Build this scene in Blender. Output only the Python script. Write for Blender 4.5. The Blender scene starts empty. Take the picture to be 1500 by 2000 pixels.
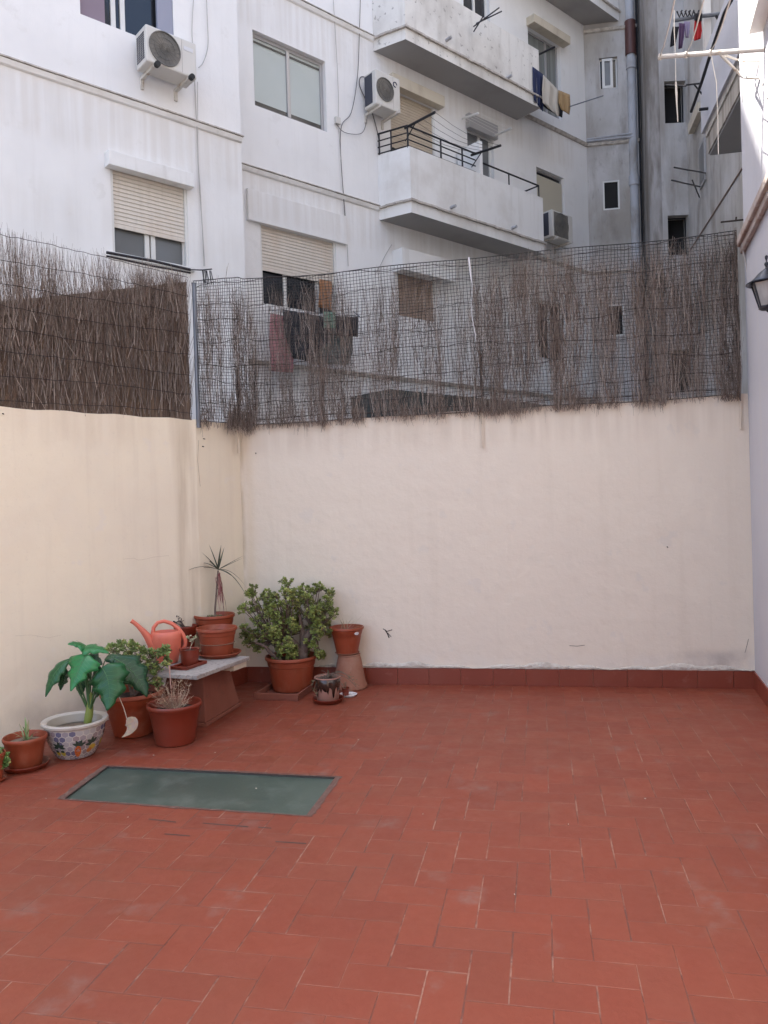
import bpy, bmesh, math, random
from mathutils import Vector, Matrix
R = math.radians
random.seed(11)
sc = bpy.context.scene
col = sc.collection

# ---------------------------------------------------------------- camera
FPX = 1500.0
EYE = Vector((0, 0, 1.6))
_p, _a = R(.57), math.atan(.03)
_D = Vector((0, math.cos(_p), -math.sin(_p)))
_U = Vector((0, math.sin(_p), math.cos(_p)))
_X = Vector((1, 0, 0))
CR = math.cos(_a)*_X - math.sin(_a)*_U
CU = math.sin(_a)*_X + math.cos(_a)*_U
cam = bpy.data.cameras.new('camera'); co = bpy.data.objects.new('camera', cam); col.objects.link(co)
co.matrix_world = Matrix(((CR.x, CU.x, -_D.x, 0), (CR.y, CU.y, -_D.y, 0), (CR.z, CU.z, -_D.z, 1.6), (0, 0, 0, 1)))
cam.sensor_fit = 'AUTO'; cam.sensor_width = 36; cam.lens = 27.0; cam.clip_end = 2000; cam.clip_start = .05
sc.camera = co

# ---------------------------------------------------------------- light
SUN_EL, SUN_AZ = R(60), math.atan2(-.9, .43)       # azimuth measured from +Y towards +X
w = bpy.data.worlds.new('World'); sc.world = w; w.use_nodes = True
nt = w.node_tree; nt.nodes.clear()
sky = nt.nodes.new('ShaderNodeTexSky'); sky.sky_type = 'NISHITA'; sky.sun_disc = False
sky.sun_elevation = SUN_EL; sky.sun_rotation = SUN_AZ
sky.air_density = 1.0; sky.dust_density = 3.5; sky.ozone_density = 1.0
bg = nt.nodes.new('ShaderNodeBackground'); bg.inputs[1].default_value = .15
wo = nt.nodes.new('ShaderNodeOutputWorld')
nt.links.new(sky.outputs[0], bg.inputs[0]); nt.links.new(bg.outputs[0], wo.inputs[0])
sun = bpy.data.lights.new('sun', 'SUN'); sun.energy = 4.0; sun.angle = R(.5); sun.color = (1, .95, .87)
so = bpy.data.objects.new('sun', sun); col.objects.link(so)
sd = Vector((math.sin(SUN_AZ)*math.cos(SUN_EL), math.cos(SUN_AZ)*math.cos(SUN_EL), math.sin(SUN_EL)))
so.rotation_euler = sd.to_track_quat('Z', 'Y').to_euler(); so.location = (0, 0, 30)
sc.view_settings.view_transform = 'Standard'; sc.view_settings.look = 'None'
sc.view_settings.exposure = 1.97; sc.view_settings.gamma = 1

# ---------------------------------------------------------------- projection helpers (survey of the place from the photograph)
def ray(x, y): return _D + CR*((x-750)/FPX) + CU*((1000-y)/FPX)
def onz(x, y, z=0):
    v = ray(x, y); return EYE + v*((z-EYE.z)/v.z)
def at(x, y, Y):
    v = ray(x, y); return EYE + v*(Y/v.y)
def H2(deg): return Vector((math.sin(R(deg)), math.cos(R(deg)), 0))

class PL:
    """vertical plane: origin, heading of its run in degrees from +Y, outward normal towards the camera"""
    def __init__(s, x, y, deg):
        s.o = Vector((x, y, 0)); s.u = H2(deg); n = Vector((s.u.y, -s.u.x, 0))
        if n.dot(-s.o) < 0: n = -n
        s.n = n
    def P(s, a, z, o=0): return s.o + s.u*a + s.n*o + Vector((0, 0, z))
    def sz(s, x, y, o=0):
        v = ray(x, y); t = (s.n.dot(s.o) + o - s.n.dot(EYE))/s.n.dot(v); p = EYE + v*t
        return (p - s.o).dot(s.u), p.z
    def at(s, x, y, o=0):
        a, z = s.sz(x, y, o); return s.P(a, z, o)
PA = PL(-1.83, 10.71, 48.8); PB = PL(.07, 13.34, 48.8)
_c = PB.P(6.35, 0); PD = PL(_c.x, _c.y, 99)
PE = PL(5.55, 16.28, 92); PF = PL(6.60, 16.2, 190.9)
PG = PL(3.0, 6.28, 197.2)
W0, W1, W2, W3 = Vector((-2.73, 5.35, 0)), Vector((-1.58, 6.53, 0)), Vector((-1.31, 7.07, 0)), Vector((3.0, 6.28, 0))
def pl2(a, b):
    d = b-a; return PL(a.x, a.y, math.degrees(math.atan2(d.x, d.y)))
WL, WC, WB = pl2(W0, W1), pl2(W1, W2), pl2(W2, W3)

# ---------------------------------------------------------------- object helpers
def props(o, label=None, cat=None, group=None, kind=None):
    if label: o['label'] = label
    if cat: o['category'] = cat
    if group: o['group'] = group
    if kind: o['kind'] = kind
    return o
def empty(name, loc, label, cat, group=None):
    o = bpy.data.objects.new(name, None); o.empty_display_size = .1; col.objects.link(o); o.location = loc
    return props(o, label, cat, group)
def worldloc(o):
    v = Vector((0, 0, 0))
    while o is not None: v += Vector(o.location); o = o.parent
    return v
class MB:
    def __init__(s): s.v = []; s.f = []; s.c = []; s.uv = []; s.mi = []; s.cur = None; s.m = 0
    def face(s, pts, uv=None):
        k = len(s.v); s.v += [Vector(p) for p in pts]; s.f.append(tuple(range(k, k+len(pts)))); s.c.append(s.cur); s.uv.append(uv); s.mi.append(s.m)
    def raw(s, vs, fs):
        k = len(s.v); s.v += [Vector(p) for p in vs]
        for f in fs: s.f.append(tuple(i+k for i in f)); s.c.append(s.cur); s.uv.append(None); s.mi.append(s.m)
    def hexa(s, p):        # 8 points: bottom 4, top 4
        s.raw(p, [(3,2,1,0),(4,5,6,7),(0,1,5,4),(1,2,6,5),(2,3,7,6),(3,0,4,7)])
    def pbox(s, pl, s0, s1, z0, z1, o0, o1):
        s.hexa([pl.P(s0,z0,o0), pl.P(s1,z0,o0), pl.P(s1,z0,o1), pl.P(s0,z0,o1), pl.P(s0,z1,o0), pl.P(s1,z1,o0), pl.P(s1,z1,o1), pl.P(s0,z1,o1)])
    def prism(s, foot, z0, z1, foot1=None):
        n = len(foot); foot1 = foot1 or foot
        vs = [Vector((p[0], p[1], z0)) for p in foot] + [Vector((p[0], p[1], z1)) for p in foot1]
        s.raw(vs, [tuple(range(n))[::-1], tuple(range(n, 2*n))] + [(i, (i+1) % n, n+(i+1) % n, n+i) for i in range(n)])
    def box(s, c, hx, hy, z0, z1, deg=0, tap=1):
        u, v = H2(deg), H2(deg-90)*-1
        c = Vector(c)
        def q(k): return [c+u*a*hx*k+v*b*hy*k for a, b in ((-1,-1),(1,-1),(1,1),(-1,1))]
        s.prism(q(1), z0, z1, q(tap))
    def tube(s, pts, r, n=6, caps=True):
        pts = [Vector(p) for p in pts]
        if isinstance(r, (int, float)): r = [r]*len(pts)
        k = len(s.v); prev = None; rings = []
        for i, p in enumerate(pts):
            d = (pts[min(i+1, len(pts)-1)] - pts[max(i-1, 0)])
            d = d.normalized() if d.length > 1e-9 else Vector((0, 0, 1))
            if prev is None:
                a = d.cross(Vector((0, 0, 1)))
                if a.length < .1: a = d.cross(Vector((0, 1, 0)))
            else: a = prev - d*prev.dot(d)
            a.normalize(); b = d.cross(a); prev = a
            for j in range(n):
                t = 2*math.pi*j/n; s.v.append(p + (a*math.cos(t)+b*math.sin(t))*r[i])
        for i in range(len(pts)-1):
            for j in range(n):
                s.f.append((k+i*n+j, k+i*n+(j+1) % n, k+(i+1)*n+(j+1) % n, k+(i+1)*n+j)); s.c.append(s.cur); s.uv.append(None); s.mi.append(s.m)
        if caps and n > 2:
            s.f.append(tuple(k+j for j in range(n))[::-1]); s.f.append(tuple(k+(len(pts)-1)*n+j for j in range(n)))
            s.c += [s.cur]*2; s.uv += [None]*2; s.mi += [s.m]*2
    def lathe(s, prof, c, n=40, sx=1, sy=1, deg=0, closed=False):
        c = Vector(c); k = len(s.v); m = len(prof); ca, sa = math.cos(R(deg)), math.sin(R(deg))
        for r, z in prof:
            for j in range(n):
                t = 2*math.pi*j/n; x, y = r*math.cos(t)*sx, r*math.sin(t)*sy
                s.v.append(c + Vector((x*ca-y*sa, x*sa+y*ca, z)))
        rng = m if closed else m-1
        for i in range(rng):
            i2 = (i+1) % m
            for j in range(n):
                s.f.append((k+i*n+j, k+i*n+(j+1) % n, k+i2*n+(j+1) % n, k+i2*n+j)); s.c.append(s.cur); s.uv.append(None); s.mi.append(s.m)
    def disc(s, c, r, n=24, z=0, sx=1, sy=1):
        c = Vector(c); s.face([c+Vector((r*sx*math.cos(2*math.pi*j/n), r*sy*math.sin(2*math.pi*j/n), z)) for j in range(n)])
    def build(s, name, mats, parent=None, smooth=False, bevel=0, label=None, kind=None, solid=0, weld=False):
        base = worldloc(parent) if parent else Vector((0, 0, 0))
        me = bpy.data.meshes.new(name)
        me.from_pydata([v-base for v in s.v], [], s.f)
        for m in (mats if isinstance(mats, (list, tuple)) else [mats]): me.materials.append(m)
        if any(s.mi): me.polygons.foreach_set('material_index', s.mi)
        if any(c is not None for c in s.c):
            at_ = me.color_attributes.new('tint', 'FLOAT_COLOR', 'CORNER'); buf = []
            for f, c in zip(s.f, s.c): buf += list(c or (.5, .5, .5, 1))*len(f)
            at_.data.foreach_set('color', buf)
        if any(u is not None for u in s.uv):
            uvl = me.uv_layers.new(name='UVMap'); buf = []
            for f, u in zip(s.f, s.uv):
                for i in range(len(f)): buf += list(u[i]) if u else [0, 0]
            uvl.data.foreach_set('uv', buf)
        if smooth: me.polygons.foreach_set('use_smooth', [True]*len(me.polygons))
        me.update()
        o = bpy.data.objects.new(name, me); col.objects.link(o)
        if parent: o.parent = parent
        if weld:
            b = bmesh.new(); b.from_mesh(me); bmesh.ops.remove_doubles(b, verts=b.verts, dist=1e-4); b.to_mesh(me); b.free()
        if smooth and smooth != 'all':
            try: me.set_sharp_from_angle(angle=R(38))
            except Exception: pass
        if solid:
            sm = o.modifiers.new('solid', 'SOLIDIFY'); sm.thickness = solid; sm.offset = 0
        if bevel:
            bm_ = o.modifiers.new('bevel', 'BEVEL'); bm_.width = bevel; bm_.segments = 2; bm_.limit_method = 'ANGLE'; bm_.angle_limit = R(40)
        return props(o, label=label, kind=kind)

# ---------------------------------------------------------------- materials
def mat(name, base, rough=.7, noise=None, bump=None, streak=None, metal=0, spec=.5, vcol=False, extra=None, trans=0, subs=0, coat=0):
    """noise: list of (scale, detail, lo, hi, colour, stretchZ) masks mixed over the base; bump: (scale, strength, dist)"""
    m = bpy.data.materials.new(name); m.use_nodes = True; t = m.node_tree; N, L = t.nodes, t.links
    b = N['Principled BSDF']; b.inputs['Roughness'].default_value = rough; b.inputs['Metallic'].default_value = metal
    b.inputs['Specular IOR Level'].default_value = spec
    if trans: b.inputs['Transmission Weight'].default_value = trans
    if subs: b.inputs['Subsurface Weight'].default_value = subs; b.inputs['Subsurface Radius'].default_value = (.01, .006, .003)
    if coat: b.inputs['Coat Weight'].default_value = coat; b.inputs['Coat Roughness'].default_value = .15
    tc = N.new('ShaderNodeTexCoord')
    geo = N.new('ShaderNodeNewGeometry')
    src = None
    if vcol:
        va = N.new('ShaderNodeVertexColor'); va.layer_name = 'tint'; src = va.outputs[0]
    else:
        rgb = N.new('ShaderNodeRGB'); rgb.outputs[0].default_value = (*base, 1); src = rgb.outputs[0]
    for i, nz in enumerate(noise or []):
        s_, det, lo, hi, c, zs = nz[:6]
        amt = nz[6] if len(nz) > 6 else 1
        mp = N.new('ShaderNodeMapping'); mp.inputs['Scale'].default_value = (1, 1, zs); mp.inputs['Location'].default_value = (i*3.7, i*1.3, i*2.1)
        L.new(geo.outputs['Position'], mp.inputs[0])
        no = N.new('ShaderNodeTexNoise'); no.inputs['Scale'].default_value = s_; no.inputs['Detail'].default_value = det; no.inputs['Roughness'].default_value = .6
        L.new(mp.outputs[0], no.inputs['Vector'])
        mr = N.new('ShaderNodeMapRange'); mr.inputs[1].default_value = lo; mr.inputs[2].default_value = hi; mr.inputs[4].default_value = amt
        L.new(no.outputs[0], mr.inputs[0])
        mx = N.new('ShaderNodeMix'); mx.data_type = 'RGBA'; L.new(mr.outputs[0], mx.inputs[0]); L.new(src, mx.inputs[6]); mx.inputs[7].default_value = (*c, 1)
        src = mx.outputs[2]
    if extra: src = extra(m, N, L, geo, src)
    L.new(src, b.inputs['Base Color'])
    if bump:
        last = None
        for (s_, st, dist) in (bump if isinstance(bump, list) else [bump]):
            no = N.new('ShaderNodeTexNoise'); no.inputs['Scale'].default_value = s_; no.inputs['Detail'].default_value = 5
            L.new(geo.outputs['Position'], no.inputs['Vector'])
            bu = N.new('ShaderNodeBump'); bu.inputs['Strength'].default_value = st; bu.inputs['Distance'].default_value = dist
            L.new(no.outputs[0], bu.inputs['Height'])
            if last: L.new(last, bu.inputs['Normal'])
            last = bu.outputs[0]
        L.new(last, b.inputs['Normal'])
    return m
M = {}
def position_mask(N, L, geo, u, o, a0, a1, soft, z0=None, z1=None, softz=.1):
    """mask 1 between a0..a1 along direction u from o (and between heights), for stains that stay on the wall"""
    vs = N.new('ShaderNodeVectorMath'); vs.operation = 'SUBTRACT'; L.new(geo.outputs['Position'], vs.inputs[0]); vs.inputs[1].default_value = o
    dt = N.new('ShaderNodeVectorMath'); dt.operation = 'DOT_PRODUCT'; L.new(vs.outputs[0], dt.inputs[0]); dt.inputs[1].default_value = u
    def band(sock, lo, hi, sf):
        r1 = N.new('ShaderNodeMapRange'); r1.interpolation_type = 'SMOOTHSTEP'; r1.inputs[1].default_value = lo-sf; r1.inputs[2].default_value = lo+sf; L.new(sock, r1.inputs[0])
        r2 = N.new('ShaderNodeMapRange'); r2.interpolation_type = 'SMOOTHSTEP'; r2.inputs[1].default_value = hi+sf; r2.inputs[2].default_value = hi-sf; L.new(sock, r2.inputs[0])
        mu = N.new('ShaderNodeMath'); mu.operation = 'MULTIPLY'; L.new(r1.outputs[0], mu.inputs[0]); L.new(r2.outputs[0], mu.inputs[1]); return mu.outputs[0]
    out = band(dt.outputs['Value'], a0, a1, soft)
    if z0 is not None:
        sp = N.new('ShaderNodeSeparateXYZ'); L.new(geo.outputs['Position'], sp.inputs[0])
        zb = band(sp.outputs[2], z0, z1, softz)
        mu = N.new('ShaderNodeMath'); mu.operation = 'MULTIPLY'; L.new(out, mu.inputs[0]); L.new(zb, mu.inputs[1]); out = mu.outputs[0]
    return out
def stains(lst):
    """lst of (PL, s0, s1, soft, z0, z1, softz, colour, amount, noise scale)"""
    def f(m, N, L, geo, src):
        for (pl, s0, s1, sf, z0, z1, sz_, c, amt, ns, zst) in lst:
            mk = position_mask(N, L, geo, tuple(pl.u), tuple(pl.o), s0, s1, sf, z0, z1, sz_)
            mp = N.new('ShaderNodeMapping'); mp.inputs['Scale'].default_value = (1, 1, zst); L.new(geo.outputs['Position'], mp.inputs[0])
            no = N.new('ShaderNodeTexNoise'); no.inputs['Scale'].default_value = ns; no.inputs['Detail'].default_value = 5; L.new(mp.outputs[0], no.inputs['Vector'])
            mr = N.new('ShaderNodeMapRange'); mr.inputs[1].default_value = .35; mr.inputs[2].default_value = .62; mr.inputs[4].default_value = amt; L.new(no.outputs[0], mr.inputs[0])
            mu = N.new('ShaderNodeMath'); mu.operation = 'MULTIPLY'; L.new(mk, mu.inputs[0]); L.new(mr.outputs[0], mu.inputs[1])
            mx = N.new('ShaderNodeMix'); mx.data_type = 'RGBA'; L.new(mu.outputs[0], mx.inputs[0]); L.new(src, mx.inputs[6]); mx.inputs[7].default_value = (*c, 1); src = mx.outputs[2]
        return src
    return f
WH = (.80, .79, .775)
DIRT = (.42, .38, .33)
M['plaster'] = mat('white_plaster', WH, .85, [(.7, 4, .45, .75, (.73, .72, .705), 1), (2.6, 6, .5, .8, (.67, .655, .635), .12, .35), (9, 6, .58, .8, (.55, .52, .48), .06, .2), (3.5, 7, .62, .70, (.68, .665, .64), 1, .45)], [(90, .12, .01), (4, .15, .05), (14, .08, .02)], extra=stains([(PA, -26, 9, .2, z-.75, z-.06, .12, (.56, .51, .45), .3, 11, .04) for z in (6.74, 9.64)]+[(PA, -26, 9, .2, 4.9, 5.4, .2, (.60, .56, .51), .2, 9, .05)]))
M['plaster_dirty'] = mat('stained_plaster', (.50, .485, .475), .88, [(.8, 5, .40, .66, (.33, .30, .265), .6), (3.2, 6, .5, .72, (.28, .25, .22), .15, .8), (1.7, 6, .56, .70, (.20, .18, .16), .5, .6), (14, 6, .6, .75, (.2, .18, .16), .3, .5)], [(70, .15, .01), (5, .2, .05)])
M['plaster_balcony'] = mat('balcony_plaster', (.77, .76, .74), .85, [(1.1, 5, .5, .75, (.60, .57, .53), 1), (6, 6, .55, .8, (.50, .47, .42), .1, .5)], [(80, .12, .01)])
M['plaster_peel'] = mat('peeling_plaster', (.74, .72, .68), .88, [(1.1, 5, .45, .7, (.53, .5, .46), 1), (11, 8, .62, .66, (.2, .18, .16), 1, .6), (5, 6, .5, .75, (.42, .39, .35), .15, .6)], [(60, .2, .02)])
M['cornice'] = mat('weathered_cornice', (.56, .52, .47), .9, [(8, 6, .4, .65, (.36, .32, .28), 1), (30, 4, .6, .7, (.16, .14, .12), 1, .6)], [(60, .4, .02)])
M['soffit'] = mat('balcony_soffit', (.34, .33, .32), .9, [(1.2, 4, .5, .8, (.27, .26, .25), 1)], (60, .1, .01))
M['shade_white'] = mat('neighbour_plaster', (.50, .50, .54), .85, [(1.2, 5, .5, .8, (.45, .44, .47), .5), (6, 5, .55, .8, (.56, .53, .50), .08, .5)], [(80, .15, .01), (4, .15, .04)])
M['frame_white'] = mat('white_window_frame', (.68, .67, .64), .5)
M['frame_alu'] = mat('aluminium_frame', (.42, .41, .41), .4, metal=.4)
M['frame_lilac'] = mat('pale_lilac_frame', (.27, .28, .35), .5)
M['shutter'] = mat('cream_roller_shutter', (.66, .60, .52), .6, [(1.6, 4, .5, .7, (.62, .49, .38), .5, .6), (20, 3, .5, .8, (.52, .46, .40), .2, .5)])
M['shutter_tan'] = mat('tan_roller_shutter', (.50, .42, .32), .6, [(2, 4, .5, .7, (.4, .32, .24), 1, .6)])
M['shutter_brown'] = mat('brown_roller_shutter', (.30, .21, .15), .65, [(4, 4, .5, .7, (.2, .14, .1), 1, .6)])
M['beige_box'] = mat('beige_box', (.56, .50, .40), .7, [(5, 4, .5, .8, (.42, .36, .28), .3)])
M['glass_dark'] = mat('dark_window_glass', (.018, .02, .024), .06, spec=.6)
M['glass_grey'] = mat('grey_window_glass', (.12, .12, .115), .3, [(1, 2, .4, .7, (.17, .18, .19), 1)], spec=.6)
M['dark_room'] = mat('dark_interior', (.012, .011, .011), .9)
M['blind'] = mat('pale_green_blind', (.45, .49, .46), .5, [(.8, 3, .4, .8, (.50, .54, .52), 1)])
M['blind_beige'] = mat('beige_blind', (.46, .42, .33), .6)
M['curtain'] = mat('grey_curtain', (.16, .17, .16), .9, [(9, 2, .4, .7, (.26, .27, .26), .02)])
M['lavender'] = mat('lavender_curtain', (.24, .19, .23), .9)
M['iron'] = mat('black_iron', (.018, .018, .022), .5, metal=.3)
M['ac'] = mat('ac_casing', (.60, .58, .54), .5, [(3, 4, .5, .8, (.50, .47, .42), .4, .6)])
M['ac_grey'] = mat('ac_grille', (.12, .115, .105), .6, [(4, 4, .4, .7, (.22, .20, .17), 1)])
M['ac_dark'] = mat('ac_fins', (.035, .04, .06), .5)
M['rubber'] = mat('black_rubber', (.015, .015, .015), .7)
M['bracket'] = mat('white_bracket', (.58, .55, .5), .6, [(12, 3, .55, .7, (.3, .2, .13), 1, .7)])
M['cable'] = mat('pale_cable', (.45, .43, .41), .7)
M['cable_dark'] = mat('dark_cable', (.12, .11, .11), .7)
M['rope'] = mat('cotton_rope', (.62, .58, .52), .9)
M['pipe'] = mat('cement_pipe', (.42, .43, .46), .85, [(3, 5, .45, .7, (.27, .25, .23), .4), (12, 4, .6, .75, (.15, .14, .13), .2, .6)], (50, .2, .01))
M['pipe_brown'] = mat('brown_pipe', (.09, .035, .03), .55)
M['steel'] = mat('galvanised_steel', (.20, .22, .25), .55, [(8, 4, .4, .7, (.13, .14, .16), .3)], metal=.5)
M['navy_cloth'] = mat('navy_cloth', (.02, .028, .075), .95, bump=(40, .3, .01))
M['ecru_cloth'] = mat('ecru_cloth', (.46, .42, .36), .95, bump=(40, .3, .01))
M['tan_cloth'] = mat('tan_cloth', (.33, .22, .11), .95, bump=(40, .3, .01))
M['black_cloth'] = mat('black_cloth', (.02, .02, .025), .95, bump=(40, .3, .01))
M['teal_cloth'] = mat('grey_teal_cloth', (.09, .12, .12), .95, bump=(40, .3, .01))
M['pink_cloth'] = mat('pink_cloth', (.36, .16, .17), .95, bump=(40, .3, .01))
M['green_cloth'] = mat('green_cloth', (.12, .25, .18), .95, bump=(40, .3, .01))
M['red_cloth'] = mat('red_cloth', (.45, .03, .03), .95)
M['purple_cloth'] = mat('purple_cloth', (.12, .07, .14), .95)
M['lilac_cloth'] = mat('lilac_cloth', (.32, .28, .40), .95)
M['orange_cloth'] = mat('orange_brown_cloth', (.35, .17, .08), .95)
# cream garden walls, with rain streaks and stains of their own
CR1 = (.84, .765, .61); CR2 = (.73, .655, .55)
_ws = [(9, 6, .52, .8, (.60, .52, .42), .05, .35), (.9, 4, .42, .75, (.70, .63, .54), 1, .55), (3, 5, .56, .8, (.80, .73, .61), .4, .5), (45, 5, .6, .75, (.55, .49, .42), 1, .2)]
s470 = WB.sz(482, 1100)[0]
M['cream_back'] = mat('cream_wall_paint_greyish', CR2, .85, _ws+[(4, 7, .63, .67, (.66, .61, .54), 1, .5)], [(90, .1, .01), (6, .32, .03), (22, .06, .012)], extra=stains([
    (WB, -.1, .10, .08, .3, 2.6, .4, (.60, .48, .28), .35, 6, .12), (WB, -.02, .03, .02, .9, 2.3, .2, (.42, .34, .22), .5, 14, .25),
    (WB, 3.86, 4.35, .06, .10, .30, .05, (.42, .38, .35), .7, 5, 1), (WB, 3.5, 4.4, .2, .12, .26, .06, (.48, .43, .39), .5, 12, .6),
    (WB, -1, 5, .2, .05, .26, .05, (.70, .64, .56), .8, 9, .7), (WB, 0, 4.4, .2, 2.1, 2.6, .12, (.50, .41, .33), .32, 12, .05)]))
M['cream_left'] = mat('cream_wall_paint', CR1, .85, _ws+[(5, 7, .63, .66, (.78, .72, .63), 1, .5)], [(90, .1, .01), (6, .32, .03), (22, .06, .012)], extra=stains([
    (WL, 1.45, 1.62, .05, .2, 2.5, .4, (.45, .36, .25), .5, 12, .1), (WL, -6, .9, .3, 0, .25, .12, (.45, .40, .34), .5, 4, .8),
    (WL, -3, 1.6, .2, 2.15, 2.5, .12, (.58, .48, .36), .3, 10, .06)]))
M['scrape'] = mat('scraped_white_plaster', (.56, .52, .46), .95, [(18, 6, .45, .65, (.42, .37, .32), 1, .9)], [(40, .6, .02)])
M['skirting'] = mat('red_skirting_tile', (.20, .040, .022), .45, [(2.5, 5, .5, .8, (.22, .065, .042), 1, .7), (14, 5, .6, .8, (.34, .18, .14), 1, .4)], (30, .08, .01))
M['brown_tint'] = mat('heather_twig', (.2, .15, .12), .9, vcol=True)
M['heather_mat'] = mat('packed_heather', (.15, .11, .085), .95, [(90, 4, .4, .65, (.05, .034, .026), .03), (30, 4, .45, .7, (.25, .19, .15), .05, .8), (2.2, 4, .5, .7, (.15, .10, .06), .4, .7)], [(120, .6, .02)])
M['net'] = mat('black_plastic_net', (.018, .02, .02), .6)
M['wire'] = mat('rusty_wire', (.035, .025, .022), .7)
M['moulding'] = mat('stained_moulding', (.44, .36, .32), .85, [(5, 6, .45, .7, (.33, .23, .18), .6), (12, 5, .45, .65, (.50, .46, .44), .6, .8), (30, 5, .62, .7, (.14, .1, .08), 1, .7)], [(50, .4, .02)])
M['terra'] = mat('terracotta_plastic', (.275, .050, .018), .5, [(3, 4, .45, .75, (.235, .058, .026), 1), (10, 5, .5, .7, (.32, .125, .075), .6, .5), (45, 4, .6, .7, (.15, .05, .03), 1, .3)], (12, .05, .01))
M['terra_dark'] = mat('dark_terracotta_plastic', (.175, .023, .009), .42, [(3, 4, .45, .75, (.155, .032, .017), 1), (12, 5, .58, .75, (.26, .10, .065), .6, .35)], (12, .05, .01))
M['terra_pale'] = mat('weathered_terracotta', (.28, .115, .07), .85, [(5, 5, .4, .7, (.33, .18, .125), .6), (18, 5, .6, .8, (.40, .29, .23), 1, .5)], [(60, .25, .01)])
M['pedestal'] = mat('fired_clay_pedestal', (.19, .056, .034), .85, [(2.5, 5, .4, .7, (.23, .085, .055), .5), (14, 5, .55, .8, (.13, .05, .034), 1, .6)], [(60, .2, .01)])
M['can'] = mat('coral_plastic', (.66, .165, .105), .38, noise=[(6, 3, .5, .8, (.58, .14, .09), 1, .6), (30, 4, .6, .75, (.62, .25, .18), 1, .3)])
M['can_in'] = mat('orange_plastic_inside', (.55, .08, .02), .5)
M['soil'] = mat('potting_soil', (.035, .024, .018), .98, [(40, 5, .5, .7, (.09, .065, .045), 1)], [(50, .9, .03)])
M['soil_dry'] = mat('dry_pale_soil', (.22, .17, .12), .98, [(40, 5, .5, .7, (.12, .09, .06), 1)], [(50, .7, .02)])
M['marble'] = mat('worn_marble', (.36, .34, .32), .6, [(6, 6, .5, .65, (.24, .22, .21), 1, .8), (40, 5, .52, .66, (.14, .12, .11), 1, .7)], (60, .15, .005))
M['mosaic'] = mat('mosaic_glaze', (.6, .6, .6), .25, vcol=True)
M['ceramic'] = mat('white_ceramic', (.50, .47, .42), .3, [(10, 5, .6, .75, (.3, .26, .2), 1, .6)])
M['leaf_big'] = mat('glossy_green_leaf', (.01, .12, .04), .35, vcol=True, noise=None)
M['stem_green'] = mat('green_stem', (.05, .12, .04), .5)
M['bulb'] = mat('yellow_green_stalk', (.19, .24, .05), .45, [(14, 3, .5, .7, (.50, .25, .06), .3, .7)])
M['jade'] = mat('jade_leaf', (.1, .2, .05), .35, vcol=True, subs=.0)
M['bark'] = mat('jade_bark', (.13, .09, .075), .9, [(30, 5, .4, .7, (.22, .17, .14), 1)], (60, .5, .01))
M['dry'] = mat('dry_stems', (.3, .24, .17), .9, vcol=True)
M['glaze'] = mat('brown_glaze', (.04, .022, .015), .18, coat=.3)
M['glaze_pot'] = mat('raw_clay_pot', (.33, .17, .13), .7)
M['white_plastic'] = mat('white_plastic', (.62, .62, .64), .4)
M['black_paint'] = mat('dark_blue_black_paint', (.016, .02, .032), .35, metal=.2, bump=(60, .1, .005))
M['lamp_glass'] = mat('frosted_lantern_glass', (.42, .42, .42), .25, [(9, 4, .5, .7, (.30, .30, .30), .3)])
M['hatch_glass'] = mat('green_wired_glass', (.045, .070, .058), .3, [(1.6, 5, .42, .7, (.075, .105, .088), .5), (5, 6, .52, .75, (.17, .21, .185), .5, .5), (60, 4, .58, .75, (.16, .2, .18), 1, .3)], [(150, .15, .003)])
M['mortar'] = mat('grey_mortar', (.125, .065, .05), .95, [(20, 5, .5, .7, (.18, .12, .10), 1, .8)], [(60, .5, .01)])
M['iron_edge'] = mat('dark_hatch_edge', (.05, .045, .042), .8)
M['ground'] = mat('courtyard_ground', (.22, .2, .18), .9, [(1, 5, .4, .7, (.16, .15, .14), 1)])
M['roof_dark'] = mat('dark_green_corrugated', (.035, .045, .042), .7, [(3, 4, .4, .7, (.06, .07, .065), 1)])
M['ext_wall'] = mat('sky_blocker_render', (.62, .52, .42), .85, [(1, 4, .4, .7, (.55, .46, .38), 1)])
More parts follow.
